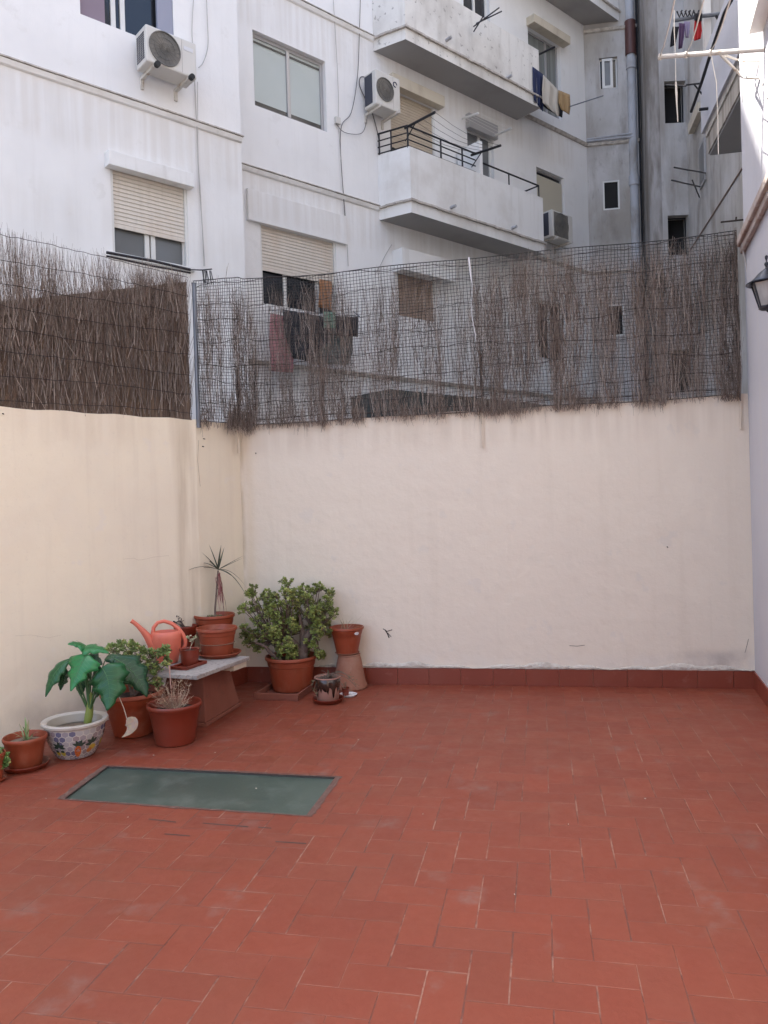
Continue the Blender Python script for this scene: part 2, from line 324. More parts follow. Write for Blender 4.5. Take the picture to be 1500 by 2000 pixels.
# ================================================================ floor
def floor_material():
    m = bpy.data.materials.new('red_clay_tiles'); m.use_nodes = True; N, L = m.node_tree.nodes, m.node_tree.links
    b = N['Principled BSDF']
    geo = N.new('ShaderNodeNewGeometry'); uv = N.new('ShaderNodeUVMap'); sp = N.new('ShaderNodeSeparateXYZ'); L.new(uv.outputs[0], sp.inputs[0])
    va = N.new('ShaderNodeVertexColor'); va.layer_name = 'tint'; sv = N.new('ShaderNodeSeparateColor'); L.new(va.outputs[0], sv.inputs[0])
    def mth(op, a, b_=None, c=None):
        n = N.new('ShaderNodeMath'); n.operation = op
        for i, x in enumerate((a, b_, c)):
            if x is None: continue
            if isinstance(x, (int, float)): n.inputs[i].default_value = x
            else: L.new(x, n.inputs[i])
        return n.outputs[0]
    def noise(s, det=4, z=1, loc=0, rough=.6):
        mp = N.new('ShaderNodeMapping'); mp.inputs['Location'].default_value = (loc, loc*.7, 0); L.new(geo.outputs['Position'], mp.inputs[0])
        n = N.new('ShaderNodeTexNoise'); n.inputs['Scale'].default_value = s; n.inputs['Detail'].default_value = det; n.inputs['Roughness'].default_value = rough
        L.new(mp.outputs[0], n.inputs['Vector']); return n.outputs[0]
    def mr(x, a, b_, c=0, d=1):
        n = N.new('ShaderNodeMapRange'); L.new(x, n.inputs[0]); n.inputs[1].default_value = a; n.inputs[2].default_value = b_; n.inputs[3].default_value = c; n.inputs[4].default_value = d; return n.outputs[0]
    def mix(f, a, c):
        n = N.new('ShaderNodeMix'); n.data_type = 'RGBA'
        if isinstance(f, (int, float)): n.inputs[0].default_value = f
        else: L.new(f, n.inputs[0])
        for i, x in ((6, a), (7, c)):
            if isinstance(x, tuple): n.inputs[i].default_value = (*x, 1)
            else: L.new(x, n.inputs[i])
        return n.outputs[2]
    u, v = sp.outputs[0], sp.outputs[1]
    wob = mr(noise(14, 3), .3, .7, -.0012, .0012)
    du = mth('MINIMUM', u, mth('SUBTRACT', .28, u)); dv = mth('MINIMUM', v, mth('SUBTRACT', .14, v))
    d = mth('ADD', mth('MINIMUM', du, dv), wob)
    # width of the grout differs from place to place
    wid = mr(noise(2.2, 3, loc=5), .35, .65, .0003, .0026)
    g = mth('SUBTRACT', 1, mr(mth('SUBTRACT', d, wid), 0, .0016))
    # per-tile tone
    base = mix(sv.outputs[0], (.183, .0355, .0165), (.218, .0440, .0200))
    base = mix(mr(sv.outputs[1], .72, 1, 0, .4), base, (0.194, 0.048, 0.025))
    base = mix(mr(noise(1.1, 4), .45, .7, 0, .55), base, (0.181, 0.046, 0.022))
    base = mix(mr(noise(9, 6, loc=3), .55, .8, 0, .22), base, (0.245, 0.076, 0.040))
    base = mix(mr(noise(38, 4, loc=8), .6, .75, 0, .25), base, (0.144, 0.028, 0.013))
    # worn grey patches
    base = mix(mth('MULTIPLY', mr(noise(2.7, 6, loc=9), .59, .70), mr(noise(26, 4, loc=2), .35, .6, .2, .75)), base, (0.205, 0.110, 0.088))
    # dusty edges of tiles
    base = mix(mth('MULTIPLY', mr(d, 0, .02, .35, 0), mr(noise(5, 4, loc=1), .4, .65)), base, (0.219, 0.073, 0.038))
    pale = mr(noise(4.2, 5, loc=20), .50, .57)
    dark = mr(noise(1.5, 4, loc=31), .60, .66)
    gc = mix(pale, (.125, .045, .034), (.29, .155, .115)); gc = mix(dark, gc, (.07, .045, .04))
    brk = mr(noise(23, 3, loc=12), .40, .50)
    ehor = mth('LESS_THAN', du, dv); isv = sv.outputs[2]      # does the nearest edge run away from the house?
    along = mth('ABSOLUTE', mth('SUBTRACT', ehor, isv))
    c = mix(mth('MULTIPLY', mth('MULTIPLY', g, mr(brk, 0, 1, .45, .95)), mr(along, 0, 1, .55, 1)), base, gc)
    L.new(c, b.inputs['Base Color'])
    L.new(mr(noise(7, 4, loc=4), .3, .7, .42, .68), b.inputs['Roughness'])
    bu = N.new('ShaderNodeBump'); bu.inputs['Strength'].default_value = .5; bu.inputs['Distance'].default_value = .004
    L.new(mth('ADD', mth('MULTIPLY', g, -1), mth('MULTIPLY', noise(25, 5, loc=6), .8)), bu.inputs['Height'])
    b2 = N.new('ShaderNodeBump'); b2.inputs['Strength'].default_value = .2; b2.inputs['Distance'].default_value = .02
    L.new(noise(5, 2, loc=14), b2.inputs['Height']); L.new(bu.outputs[0], b2.inputs['Normal']); L.new(b2.outputs[0], b.inputs['Normal'])
    return m
M['floor'] = floor_material()
TU, TV = H2(101.6), H2(11.6)                         # tile rows / columns
anchor = onz(1007.5, 1746)
T = .14
def tile_floor():
    mb = MB()
    for j in range(-60, 60):
        for i in range(-70, 70):
            k = (i-j) % 4
            if k == 0: cells = (i, j, 2, 1)
            elif k == 3: cells = (i, j, 1, 2)
            else: continue
            a, b, wu, wv = cells
            c = anchor + TU*(a*T) + TV*((b-1)*T)
            # keep only the patio
            m_ = c + TU*(wu*T/2) + TV*(wv*T/2)
            if m_.y < -2.6 or m_.y > 7.3 or (m_-W0).dot(WL.n) < -.4 or (m_-W2).dot(WB.n) < -.4 or (m_-PG.o).dot(PG.n) < -.4 or (m_-W1).dot(WC.n) < -.4: continue
            p = [c, c+TU*wu*T, c+TU*wu*T+TV*wv*T, c+TV*wv*T]
            mb.cur = (random.random(), random.random(), 0 if wu == 2 else 1, 1)
            L_ = .28
            uv = [(0,0),(L_,0),(L_,T),(0,T)] if wu == 2 else [(0,0),(0,T),(L_,T),(L_,0)]
            dz = random.uniform(-.0003, .0003)
            mb.face([q+Vector((0,0,dz)) for q in p], uv)
    o = mb.build('patio_floor', M['floor'], kind='structure')
    # opening for the glazed hatch
    hc = [onz(*q) for q in ((210,1497),(655,1518),(598,1593),(125,1560))]
    return o, hc
floor, HC = tile_floor()
b = bmesh.new(); b.from_mesh(floor.data)
cen = sum(HC, Vector())/4
for i in range(4):
    p, q = HC[i], HC[(i+1) % 4]; n = Vector(((q-p).y, -(q-p).x, 0)).normalized()
    if n.dot(cen-p) > 0: n = -n
    bmesh.ops.bisect_plane(b, geom=b.verts[:]+b.edges[:]+b.faces[:], plane_co=p, plane_no=n)
kill = []
for f in b.faces:
    c = f.calc_center_median(); ins = True
    for i in range(4):
        p, q = HC[i], HC[(i+1) % 4]; n = Vector(((q-p).y, -(q-p).x, 0)).normalized()
        if n.dot(cen-p) > 0: n = -n
        if n.dot(c-p) > -1e-5: ins = False
    if ins: kill.append(f)
bmesh.ops.delete(b, geom=kill, context='FACES'); b.to_mesh(floor.data); b.free()
# bed under the tiles and the low courtyard beyond
mb = MB(); s = 400
mb.face([(-s,-s,-.35),(s,-s,-.35),(s,s,-.35),(-s,s,-.35)]); mb.build('ground', M['ground'], kind='structure')
# hatch
hr = empty('floor_hatch', (cen.x, cen.y, 0), 'sunken green wired glass skylight set into the red tiled floor', 'skylight')
def inset(k): return [cen + (p-cen).normalized()*((p-cen).length-k) for p in HC]
mb = MB()
mb.face([p+Vector((0,0,-.012)) for p in inset(-.001)]); mb.build('glass_panel', M['hatch_glass'], hr)
mb = MB(); o_, i_ = HC, inset(.035)
for k in range(4):
    a, b_, c, d = o_[k], o_[(k+1) % 4], i_[(k+1) % 4], i_[k]
    mb.face([a+Vector((0,0,-.001)), b_+Vector((0,0,-.001)), b_+Vector((0,0,-.05)), a+Vector((0,0,-.05))])
mb.build('rim', M['iron_edge'], hr)
mb = MB(); o_ = [cen + (p-cen).normalized()*((p-cen).length+.028) for p in HC]
for k in range(4):
    a, b_, c, d = o_[k], o_[(k+1) % 4], HC[(k+1) % 4], HC[k]
    n_ = 24
    for t in range(n_):
        t0, t1 = t/n_, (t+1)/n_
        ja, jb = [random.uniform(-.012, .004) for _ in range(2)]
        jj = getattr(inset, 'j', 0)
        p0 = a.lerp(b_, t0); p1 = a.lerp(b_, t1); q0 = d.lerp(c, t0); q1 = d.lerp(c, t1)
        dirn = (q0-p0).normalized()
        mb.face([p0+dirn*(-.01+jj)+Vector((0,0,.002)), p1+dirn*(-.01+ja)+Vector((0,0,.002)), q1+Vector((0,0,.0015)), q0+Vector((0,0,.0015))]); inset.j = ja
mb.build('mortar_edge', M['mortar'], hr)
# open dark joints in front of the hatch
mb = MB()
for (x0,y0,x1,y1) in ((290,1600,344,1606),(396,1608,485,1615),(504,1616,530,1618),(321,1629,371,1633),(538,1644,598,1648)):
    a, b_ = onz(x0,y0), onz(x1,y1); d = TV*.0045
    mb.face([a-d+Vector((0,0,.0012)), b_-d+Vector((0,0,.0012)), b_+d+Vector((0,0,.0012)), a+d+Vector((0,0,.0012))])
props(mb.build('open_joints', M['iron_edge']), kind='structure')

# ================================================================ garden walls
def wall_seg(name, pl, s0, s1, z1, m, label, extra_end=0, thick=.2, z1b=None):
    root = empty(name, pl.P((s0+s1)/2, 0), label, 'wall')
    z1b = z1b or z1
    mb = MB(); n = max(6, int((s1-s0)/.12))
    rnd = random.Random(5)
    for i in range(n):
        a, b_ = s0+(s1-s0)*i/n, s0+(s1-s0)*(i+1)/n
        za, zb = z1+(z1b-z1)*i/n+.006*math.sin(i*1.7), z1+(z1b-z1)*(i+1)/n+.006*math.sin((i+1)*1.7)
        mb.face([pl.P(a,-.02), pl.P(b_,-.02), pl.P(b_,zb), pl.P(a,za)])
        mb.face([pl.P(a,za), pl.P(b_,zb), pl.P(b_,zb,-thick), pl.P(a,za,-thick)])
        mb.face([pl.P(b_,-.4,-thick), pl.P(a,-.4,-thick), pl.P(a,za,-thick), pl.P(b_,zb,-thick)])
    for a, z in ((s0, z1), (s1, z1b)): mb.face([pl.P(a,-.02), pl.P(a,-.02,-thick), pl.P(a,z,-thick), pl.P(a,z)])
    mb.build('rendered_face', m, root)
    return root
def skirting(root, pl, s0, s1, h=.145):
    mb = MB(); a = s0
    while a < s1:
        b_ = min(a+.28, s1); mb.pbox(pl, a+.0012, b_-.0012, 0, h+random.uniform(-.003,.003), 0, .012+random.uniform(-.001,.002)); a = b_
    mb.build('skirting', M['skirting'], root, bevel=.002)
def scrape(root, pl, s0, s1, z0, z1, amp=.018, seed=1):
    rnd = random.Random(seed); mb = MB(); n = int((s1-s0)/.02); rows = 5; g = []
    for i in range(n+1):
        a = s0+(s1-s0)*i/n; top = z1+.018*math.sin(a*5.3)+.012*math.sin(a*17)+rnd.uniform(-.005,.005); r_ = []
        for j in range(rows+1):
            t = j/rows; o = .003+amp*math.sin(math.pi*min(1, .25+t*.75))*rnd.uniform(.55,1) if j < rows else -.002
            r_.append(pl.P(a, z0+(top-z0)*t, o))
        g.append(r_)
    for i in range(n):
        for j in range(rows): mb.face([g[i][j], g[i+1][j], g[i+1][j+1], g[i][j+1]])
    mb.build('scraped_plaster', M['scrape'], root, smooth=True, weld=True)
s_w1 = (W1-W0).length; s_w2 = (W2-W1).length; s_w3 = (W3-W2).length
wl = wall_seg('garden_wall', WL, -9.0, s_w1, 2.365, M['cream_left'], 'cream rendered wall on the left behind the potted plants')
wc = wall_seg('garden_wall', WC, 0, s_w2, 2.37, M['cream_left'], 'narrow cream wall panel in the corner behind the spiky plant')
skirting(wc, WC, 0.013, s_w2)
wb = wall_seg('garden_wall', WB, 0, s_w3+.05, 2.365, M['cream_back'], 'long cream grey wall across the back of the patio with red skirting', z1b=2.42)
skirting(wb, WB, .013, s_w3)
scrape(wb, WB, .35, s_w3, .147, .178, seed=4)
# cracks and a dead tendril stuck to the back wall
mb = MB()
def crack(pl, pix, r=.0018):
    mb.tube([pl.at(x, y, .001) for x, y in pix], r, 4)
crack(WB, [(748,1228),(756,1233),(766,1230)], .0035); crack(WB, [(752,1230),(757,1238),(760,1246)], .005); crack(WB, [(757,1236),(764,1244)], .003)
crack(WB, [(1112,1261),(1128,1262),(1142,1260)]); crack(WB, [(1455,1275),(1459,1260),(1462,1248)], .0015)
mb.build('dead_tendril', M['dry'] if False else M['wire'], wb)
mb = MB()
crack(WL, [(30,1242),(60,1240),(95,1246),(120,1240)], .0005); crack(WL, [(240,1092),(262,1090),(270,1094),(285,1092),(300,1088),(330,1085)], .0006)
crack(WC, [(388,860),(386,900),(391,950)], .002)
mb.build('hairline_crack', mat('crack_shade', (.40,.34,.27), .9), wl)

# ================================================================ near right wall (neighbour house)
ng = empty('neighbour_house', PG.P(2, 0), 'tall white rendered house wall on the right, sunlit at its top, with a stained moulding', 'building')
mb = MB(); mb.face([PG.P(-.01,-.3), PG.P(9,-.3), PG.P(9,13), PG.P(-.01,13)])
mb.face([PG.P(-.01,-.3,-5), PG.P(-.01,-.3), PG.P(-.01,13), PG.P(-.01,13,-5)]); mb.face([PG.P(9,-.3), PG.P(9,-.3,-5), PG.P(9,13,-5), PG.P(9,13)])
mb.face([PG.P(-.01,13), PG.P(9,13), PG.P(9,13,-5), PG.P(-.01,13,-5)]); mb.face([PG.P(9,-.3,-5), PG.P(-.01,-.3,-5), PG.P(-.01,13,-5), PG.P(9,13,-5)])
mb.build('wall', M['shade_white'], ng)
skirting(ng, PG, .013, 9)
mz = 3.62
mb = MB()
for (z0, z1, o) in ((mz-.07, mz-.01, .035), (mz-.01, mz+.05, .06), (mz+.05, mz+.09, .045)): mb.pbox(PG, 0, 9, z0, z1, 0, o)
mb.build('moulding', M['moulding'], ng, bevel=.008)
mb = MB(); s0_, z0_ = PG.sz(1490, 50); mb.pbox(PG, s0_, s0_+.9, z0_-.04, z0_, 0, .09)
wi = mb.build('window_sill', M['plaster'], ng)
mb = MB(); mb.pbox(PG, s0_+.04, s0_+.86, z0_, z0_+1.2, .001, .012); wn = mb.build('window', M['frame_alu'], ng)
mb = MB(); mb.pbox(PG, s0_+.08, s0_+.82, z0_+.04, z0_+1.16, .012, .016); mb.build('pane', M['glass_dark'], wn)

# unseen neighbour balcony and house block, added to block sky light
mb = MB(); mb.pbox(PG, .0, 6.5, 7.9, 8.1, .002, 1.25); sky_blocker = mb.build('balcony', M['soffit'], ng)  # balcony slab out of view, added to shade the right corner
mb = MB(); mb.pbox(PG, .0, 6.5, 8.105, 9.0, 1.13, 1.25); mb.build('parapet', M['shade_white'], sky_blocker)  # parapet of the added unseen balcony
ho = empty('house', (-3, -2, 0), 'unseen rendered house block behind the photographer, added to block sky light', 'house')
HX, HY, HH = -1.2, -1.0, 14  # footprint and height of the added block, chosen for its shade
mb = MB(); mb.hexa([(HX,-8,-.3),(1.2,-8,-.3),(.75,HY,-.3),(HX,HY,-.3),(HX,-8,HH),(1.2,-8,HH),(.75,HY,HH),(HX,HY,HH)])
mb.build('wall', M['ext_wall'], ho)

# crumbs and dry leaf bits on the floor
mb = MB(); rc = random.Random(3)
for (x, y) in ((250,1596),(762,1408),(752,1480),(905,1500),(600,1420),(500,1540),(700,1445),(1005,1747),(826,1590),(420,1470),(90,1560),(300,1475),(170,1500),(1260,1560),(1110,1610),(640,1400)):
    p = onz(x, y, .001); r_ = rc.uniform(.0025,.005); a = rc.uniform(0, 3)
    mb.hexa([p+Vector((r_*math.cos(a+k*1.57)*(1 if k % 2 else .5), r_*math.sin(a+k*1.57), z_*r_*.5)) for z_ in (0,1) for k in range(4)])
props(mb.build('floor_debris', M['scrape'], kind='stuff'), 'crumbs of plaster and dry leaf scattered on the red tiles', 'debris')

for (pl_, x, y, par_) in ((WC,397,857,wc),(WC,395,872,wc),(WB,500,885,wb),(WL,5,808,wl),(WB,1303,1068,wb)):
    a_, z_ = pl_.sz(x, y); mb = MB(); mb.tube([pl_.P(a_,z_,-.002), pl_.P(a_,z_,.012), pl_.P(a_+.004,z_-.006,.016)], [.0045,.004,.003], 7)
    mb.build('old_screw', M['wire'], par_)
# ================================================================ apartment block
ab = empty('apartment_building', (0, 14, 0), 'white rendered apartment block with stepped facade, balconies and drying laundry behind the fence', 'building')
ROOF = 16.8
C0, C1, C2, C3 = 3.84, 6.74, 9.64, 12.54
def facade(pl, s0, s1, z0, z1, opens, m, name='wall', depth=.16, parent=ab):
    ss = sorted({s0, s1} | {v for o in opens for v in o[:2]}); zs = sorted({z0, z1} | {v for o in opens for v in o[2:4]})
    mb = MB()
    for i in range(len(ss)-1):
        for j in range(len(zs)-1):
            a, b_, c, d = ss[i], ss[i+1], zs[j], zs[j+1]; mx, mz_ = (a+b_)/2, (c+d)/2
            if any(o[0] < mx < o[1] and o[2] < mz_ < o[3] for o in opens): continue
            mb.face([pl.P(a,c), pl.P(b_,c), pl.P(b_,d), pl.P(a,d)])
    for a, b_, c, d in [o[:4] for o in opens]:
        e = -depth
        mb.face([pl.P(a,c), pl.P(a,d), pl.P(a,d,e), pl.P(a,c,e)]); mb.face([pl.P(b_,c), pl.P(b_,d), pl.P(b_,d,e), pl.P(b_,c,e)])
        mb.face([pl.P(a,c), pl.P(b_,c), pl.P(b_,c,e), pl.P(a,c,e)]); mb.face([pl.P(a,d), pl.P(b_,d), pl.P(b_,d,e), pl.P(a,d,e)])
    return mb.build(name, m, parent)
def rect(pl, tl, br, o=0):
    a = pl.sz(*tl, o); b_ = pl.sz(*br, o); return [min(a[0],b_[0]), max(a[0],b_[0]), min(a[1],b_[1]), max(a[1],b_[1])]
def ring(mb, pl, a, b_, c, d, t, o0, o1):
    mb.pbox(pl, a, b_, c, c+t, o0, o1); mb.pbox(pl, a, b_, d-t, d, o0, o1); mb.pbox(pl, a, a+t, c+t, d-t, o0, o1); mb.pbox(pl, b_-t, b_, c+t, d-t, o0, o1)
def slats(mb, pl, a, b_, c, d, o, pitch=.05):
    z = c
    while z < d-.001:
        z1 = min(z+pitch, d)
        mb.hexa([pl.P(a,z+.006,o-.012), pl.P(b_,z+.006,o-.012), pl.P(b_,z+.006,o+.004), pl.P(a,z+.006,o+.004),
                 pl.P(a,z1,o-.012), pl.P(b_,z1,o-.012), pl.P(b_,z1-.004,o), pl.P(a,z1-.004,o)])
        mb.face([pl.P(a,z,o-.006), pl.P(b_,z,o-.006), pl.P(b_,z+.006,o-.006), pl.P(a,z+.006,o-.006)])
        z = z1
def window(pl, r, fm, gm, shut=0, sm=None, mull=(.5,), box=None, bm_=None, depth=-.10, label=None, parent=ab, t=.045, sill=False):
    a, b_, c, d = r
    mb = MB(); ring(mb, pl, a, b_, c, d, t, depth-.02, depth+.025)
    for k in mull: x = a+(b_-a)*k; mb.pbox(pl, x-.03, x+.03, c+t, d-t, depth-.02, depth+.03)
    wo_ = mb.build('window', fm, parent, bevel=.004, label=label)
    mb = MB(); mb.face([pl.P(a,c,depth), pl.P(b_,c,depth), pl.P(b_,d,depth), pl.P(a,d,depth)]); mb.build('pane', gm, wo_)
    if shut:
        mb = MB(); slats(mb, pl, a+.012, b_-.012, d-(d-c)*shut, d, depth+.055)
        zb = d-(d-c)*shut; mb.pbox(pl, a+.012, b_-.012, zb-.05, zb, depth+.04, depth+.062)
        mb.build('roller_shutter', sm, wo_)
        for q0, q1 in ((a, a+.035), (b_-.035, b_)):
            mb = MB(); mb.pbox(pl, q0, q1, c, d, depth+.03, depth+.085); mb.build('shutter_guide', fm, wo_)
    if box:
        mb = MB(); e0, e1, h0, h1, pr = box; mb.pbox(pl, a-e0, b_+e1, h0, h1, .001, pr); mb.build('lintel_box', bm_, wo_, bevel=.006)
    if sill:
        mb = MB(); mb.pbox(pl, a-.05, b_+.05, c-.05, c, -.1, .06); mb.build('sill', fm, wo_, bevel=.004)
    return wo_
# openings measured on the planes
rA2 = rect(PA, (157,27), (345,80)); rA2 = [PA.sz(157,27)[0], PA.sz(340,80)[0], PA.sz(157,27)[1], PA.sz(157,27)[1]+1.35]
rA1 = rect(PA, (215,326), (370,524))
rB2 = rect(PB, (493,57), (639,258)); rB1 = rect(PB, (507,437), (660,620))
rC1 = [PB.sz(760,178)[0], PB.sz(849,250)[0], C1+.02, PB.sz(848,212)[1]]
rC2 = [PB.sz(912,246)[0], PB.sz(964,300)[0], C1+.02, PB.sz(964,270)[1]]
rC3 = [PB.sz(1047,312)[0], PB.sz(1101,345)[0], C1+.35, PB.sz(1047,325)[1]]
rU1 = [PB.sz(1031,68)[0], PB.sz(1094,120)[0], C2+.25, PB.sz(1095,92)[1]]
rU0 = [rC2[0], rC2[1], C2+.02, C2+2.15]; rU2 = [rC1[0], rC1[1], C2+.02, C2+2.15]
rL1 = [PB.sz(775,515)[0], PB.sz(850,540)[0], PB.sz(790,618)[1], PB.sz(845,520)[1]]
rL2 = [PB.sz(1050,584)[0], PB.sz(1103,600)[0], C0+.75, C0+2.0]
facade(PA, -26, 0, -.35, ROOF, [rA2, rA1], M['plaster'])
facade(PB, -2.9, 6.35, -.35, ROOF, [rB2, rB1, rC1, rC2, rC3, rU1, rU0, rU2, rL1, rL2], M['plaster'])
# return face between the two steps and the solid body behind
mb = MB()
a0, a1 = PA.P(0,0), PB.P(-2.9,0)
mb.face([a0+Vector((0,0,-.35)), a1+Vector((0,0,-.35)), a1+Vector((0,0,ROOF)), a0+Vector((0,0,ROOF))])
foot = [PA.P(-26,0,-.3), PA.P(-.02,0,-.3), PB.P(-2.9,0,-.3), PB.P(6.3,0,-.3), PB.P(6.3,0,-6), PA.P(-26,0,-6)]
mb.prism([(p.x,p.y) for p in foot], -.35, ROOF-.02)
mb.pbox(PA, -26, .02, ROOF, ROOF+.12, -1, .1); mb.pbox(PB, -2.85, 6.4, ROOF, ROOF+3, -3, -.01)  # tall block over PB is unseen, added to shade the side building
mb.build('body', M['plaster'], ab)
# cornices
def cornice(pl, s0, s1, z, m=M['cornice'], pr=.06, h=.075):
    mb = MB(); n = max(2, int((s1-s0)/.25)); rnd = random.Random(int(abs(s0)*100+z))
    for i in range(n):
        a, b_ = s0+(s1-s0)*i/n, s0+(s1-s0)*(i+1)/n
        j = rnd.uniform(-.004,.004); q = rnd.uniform(-.004,.004)
        mb.hexa([pl.P(a,z-h,.001), pl.P(b_,z-h,.001), pl.P(b_,z-h+.012,pr*.55+q), pl.P(a,z-h+.012,pr*.55+q), pl.P(a,z+.01,.001), pl.P(b_,z+.01,.001), pl.P(b_,z-.012,pr+j), pl.P(a,z-.012,pr+j)])
    mb.build('cornice', m, ab)
cornice(PA, -7.5, .0, C1, M['plaster_balcony']); mb = MB(); mb.pbox(PA, -7.5, 0.01, C1-.004, C1+.012, 0.001, .075); mb.build('cornice', M['cornice'], ab)
for z in (C1, C2):
    cornice(PB, -2.8, -.02, z, M['plaster_balcony']); mb = MB(); mb.pbox(PB, -2.8, -.02, z-.0, z+.012, 0.001, .07); mb.build('cornice', M['cornice'], ab)
    cornice(PB, 3.9, 6.33, z)
cornice(PB, -2.8, 6.33, C0)
# windows
window(PA, rA2, M['frame_white'], M['glass_dark'], mull=(.36, .46), label='window with dark panes and a lavender curtain at its left')
mb = MB(); a, b_, c, d = rA2; mb.pbox(PA, a+.0, a+.32, c+.02, d, -.07, -.05); mb.build('curtain', M['lavender'], ab)
mb = MB(); mb.pbox(PA, b_-.22, b_-.0, c, d, -.06, -.01); mb.build('side_frame', M['frame_lilac'], ab, bevel=.01)
a, b_, c, d = rA1
bxz = PA.sz(207,302,.12)[1], PA.sz(207,327,.12)[1]
window(PA, rA1, M['frame_white'], M['glass_grey'], shut=(d-PA.sz(370,466)[1])/(d-c)*1.0, sm=M['shutter'], mull=(.47, .55), box=(.07, .04, d-.03, d+.15, .14), bm_=M['beige_box'] if False else M['plaster_balcony'], t=.05, sill=True, label='window under a half lowered cream roller shutter')
window(PB, rB2, M['frame_alu'], M['blind'], mull=(.5,), t=.055, label='wide aluminium window with pale green blinds down')
a, b_, c, d = rB2
mb = MB(); mb.pbox(PB, a+.06, b_-.06, c+.055, c+.13, -.098, -.094); mb.build('blind_gap', M['glass_dark'], ab)
mb = MB(); mb.pbox(PB, a+.06, b_-.06, d-.13, d-.1, -.098, -.088); mb.build('blind_gap', M['glass_dark'], ab)
a, b_, c, d = rB1
pz = PB.sz(483,367,.05), PB.sz(678,477,.05), PB.sz(483,430,.05)
window(PB, rB1, M['frame_white'], M['glass_dark'], shut=(d-PB.sz(507,518)[1])/(d-c), sm=M['shutter'], mull=(.33,.76), box=(a-pz[0][0], pz[1][0]-b_, d, pz[0][1], .06), bm_=M['plaster'], label='window with cream shutter under a wide blank panel')
window(PB, rC1, M['frame_white'], M['glass_grey'], shut=.44, sm=M['shutter_tan'], mull=(.3,.62), box=(.05,.12,rC1[3],rC1[3]+.2,.16), bm_=M['beige_box'], label='balcony door with tan roller shutter half down')
window(PB, rC2, M['frame_white'], M['glass_grey'], mull=(.55,), box=(.04,.04,rC2[3]-.05,rC2[3]+.22,.10), bm_=M['frame_alu'], label='second balcony door beside the white partition')
window(PB, rC3, M['frame_alu'], M['glass_dark'], mull=(), label='window with flat beige blind above the air conditioner')
a, b_, c, d = rC3; mb = MB(); mb.pbox(PB, a+.04, b_-.05, c, d-.14, -.09, -.03); mb.build('blind', M['blind_beige'], ab)
window(PB, rU1, M['frame_alu'], M['curtain'], mull=(.62,), box=(.04,.12,rU1[3],rU1[3]+.17,.2), bm_=M['beige_box'], label='window with grey curtains under a thick beige lintel')
for r_ in (rU0, rU2): window(PB, r_, M['frame_white'], M['glass_dark'], mull=(.5,))
window(PB, rL1, M['frame_white'], M['glass_dark'], shut=.93, sm=M['shutter_brown'], mull=(.5,), box=(.1,.3,PB.sz(765,520,.25)[1],PB.sz(765,477,.25)[1],.25), bm_=M['plaster_balcony'], label='window with brown shutter and deep white box under the balcony')
window(PB, rL2, M['frame_white'], M['glass_dark'], mull=(.5,))
# back corner walls
rD = [rect(PD, (1170,114), (1207,170)), rect(PD, (1177,354), (1211,408)), rect(PD, (1183,596), (1220,655))]
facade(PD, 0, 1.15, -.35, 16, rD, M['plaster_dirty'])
for r_, gl in zip(rD, ('glass_dark',)*3): pass
window(PD, rD[0], M['frame_white'], M['glass_dark'], mull=(), label='small window with a white sash standing half open', t=.03)
a, b_, c, d = rD[0]; mb = MB(); ring(mb, PD, a+.06, a+(b_-a)*.74, c+.01, d-.02, .055, -.05, -.01); o = mb.build('open_sash', M['frame_white'], ab)
mb = MB(); mb.pbox(PD, a+.1, a+(b_-a)*.7, c+.05, d-.06, -.045, -.04); mb.build('sash_pane', M['frame_lilac'] if False else M['glass_grey'], ab)
window(PD, rD[1], M['frame_white'], M['dark_room'], mull=(), depth=-.03, t=.035, label='small dark window with a white frame between cornice and fence')
window(PD, rD[2], M['frame_white'], M['dark_room'], mull=(), depth=-.03, t=.035)
cornice(PD, 0, 1.15, C2); cornice(PD, 0, 1.15, C1); cornice(PD, 0, 1.15, C3-.35)
mb = MB()
for dz in (0, .07): mb.tube([PD.P(0,C2+.03+dz*.6,.07), PD.P(1.0,C2+.03+dz,.09)], .022, 8)
mb.build('service_pipe', M['pipe'], ab, smooth=True)
# stair wall with dark openings
sE0, sE1 = PE.sz(1272,300)[0], PE.sz(1357,300)[0]
rE = [rect(PE, (1297,159), (1341,239)), rect(PE, (1304,421), (1347,497)), rect(PE, (1311,683), (1355,762))]
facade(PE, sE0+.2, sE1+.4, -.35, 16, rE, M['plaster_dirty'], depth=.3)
for r_ in rE: mb = MB(); mb.pbox(PE, r_[0]-.1, r_[1]+.1, r_[2]-.1, r_[3]+.1, -.45, -.31); mb.build('dark_recess', M['dark_room'], ab)
for r_ in rE:
    mb = MB(); ring(mb, PE, r_[0], r_[1], r_[2], r_[3], .02, -.2, -.17); mb.build('opening_frame', M['iron'], ab)
mb = MB()   # rounded stained pier at its left edge
pts = []
for k in range(9):
    t = R(90+90*k/8); pts.append(PE.P(sE0+.2+.2*math.cos(t), 0, -.2+.2*math.sin(t)))
q = at(1249,300,17.9); pts += [Vector((q.x,q.y,0))]
for k in range(len(pts)-1):
    mb.face([pts[k]+Vector((0,0,-.35)), pts[k+1]+Vector((0,0,-.35)), pts[k+1]+Vector((0,0,16)), pts[k]+Vector((0,0,16))])
mb.build('pier', mat('dark_stained_plaster', (.36,.34,.33), .9, [(1.6,5,.38,.6,(.20,.175,.15),.25), (5,6,.45,.68,(.14,.12,.10),.2,.85)], (60,.2,.01)), ab, smooth=True)
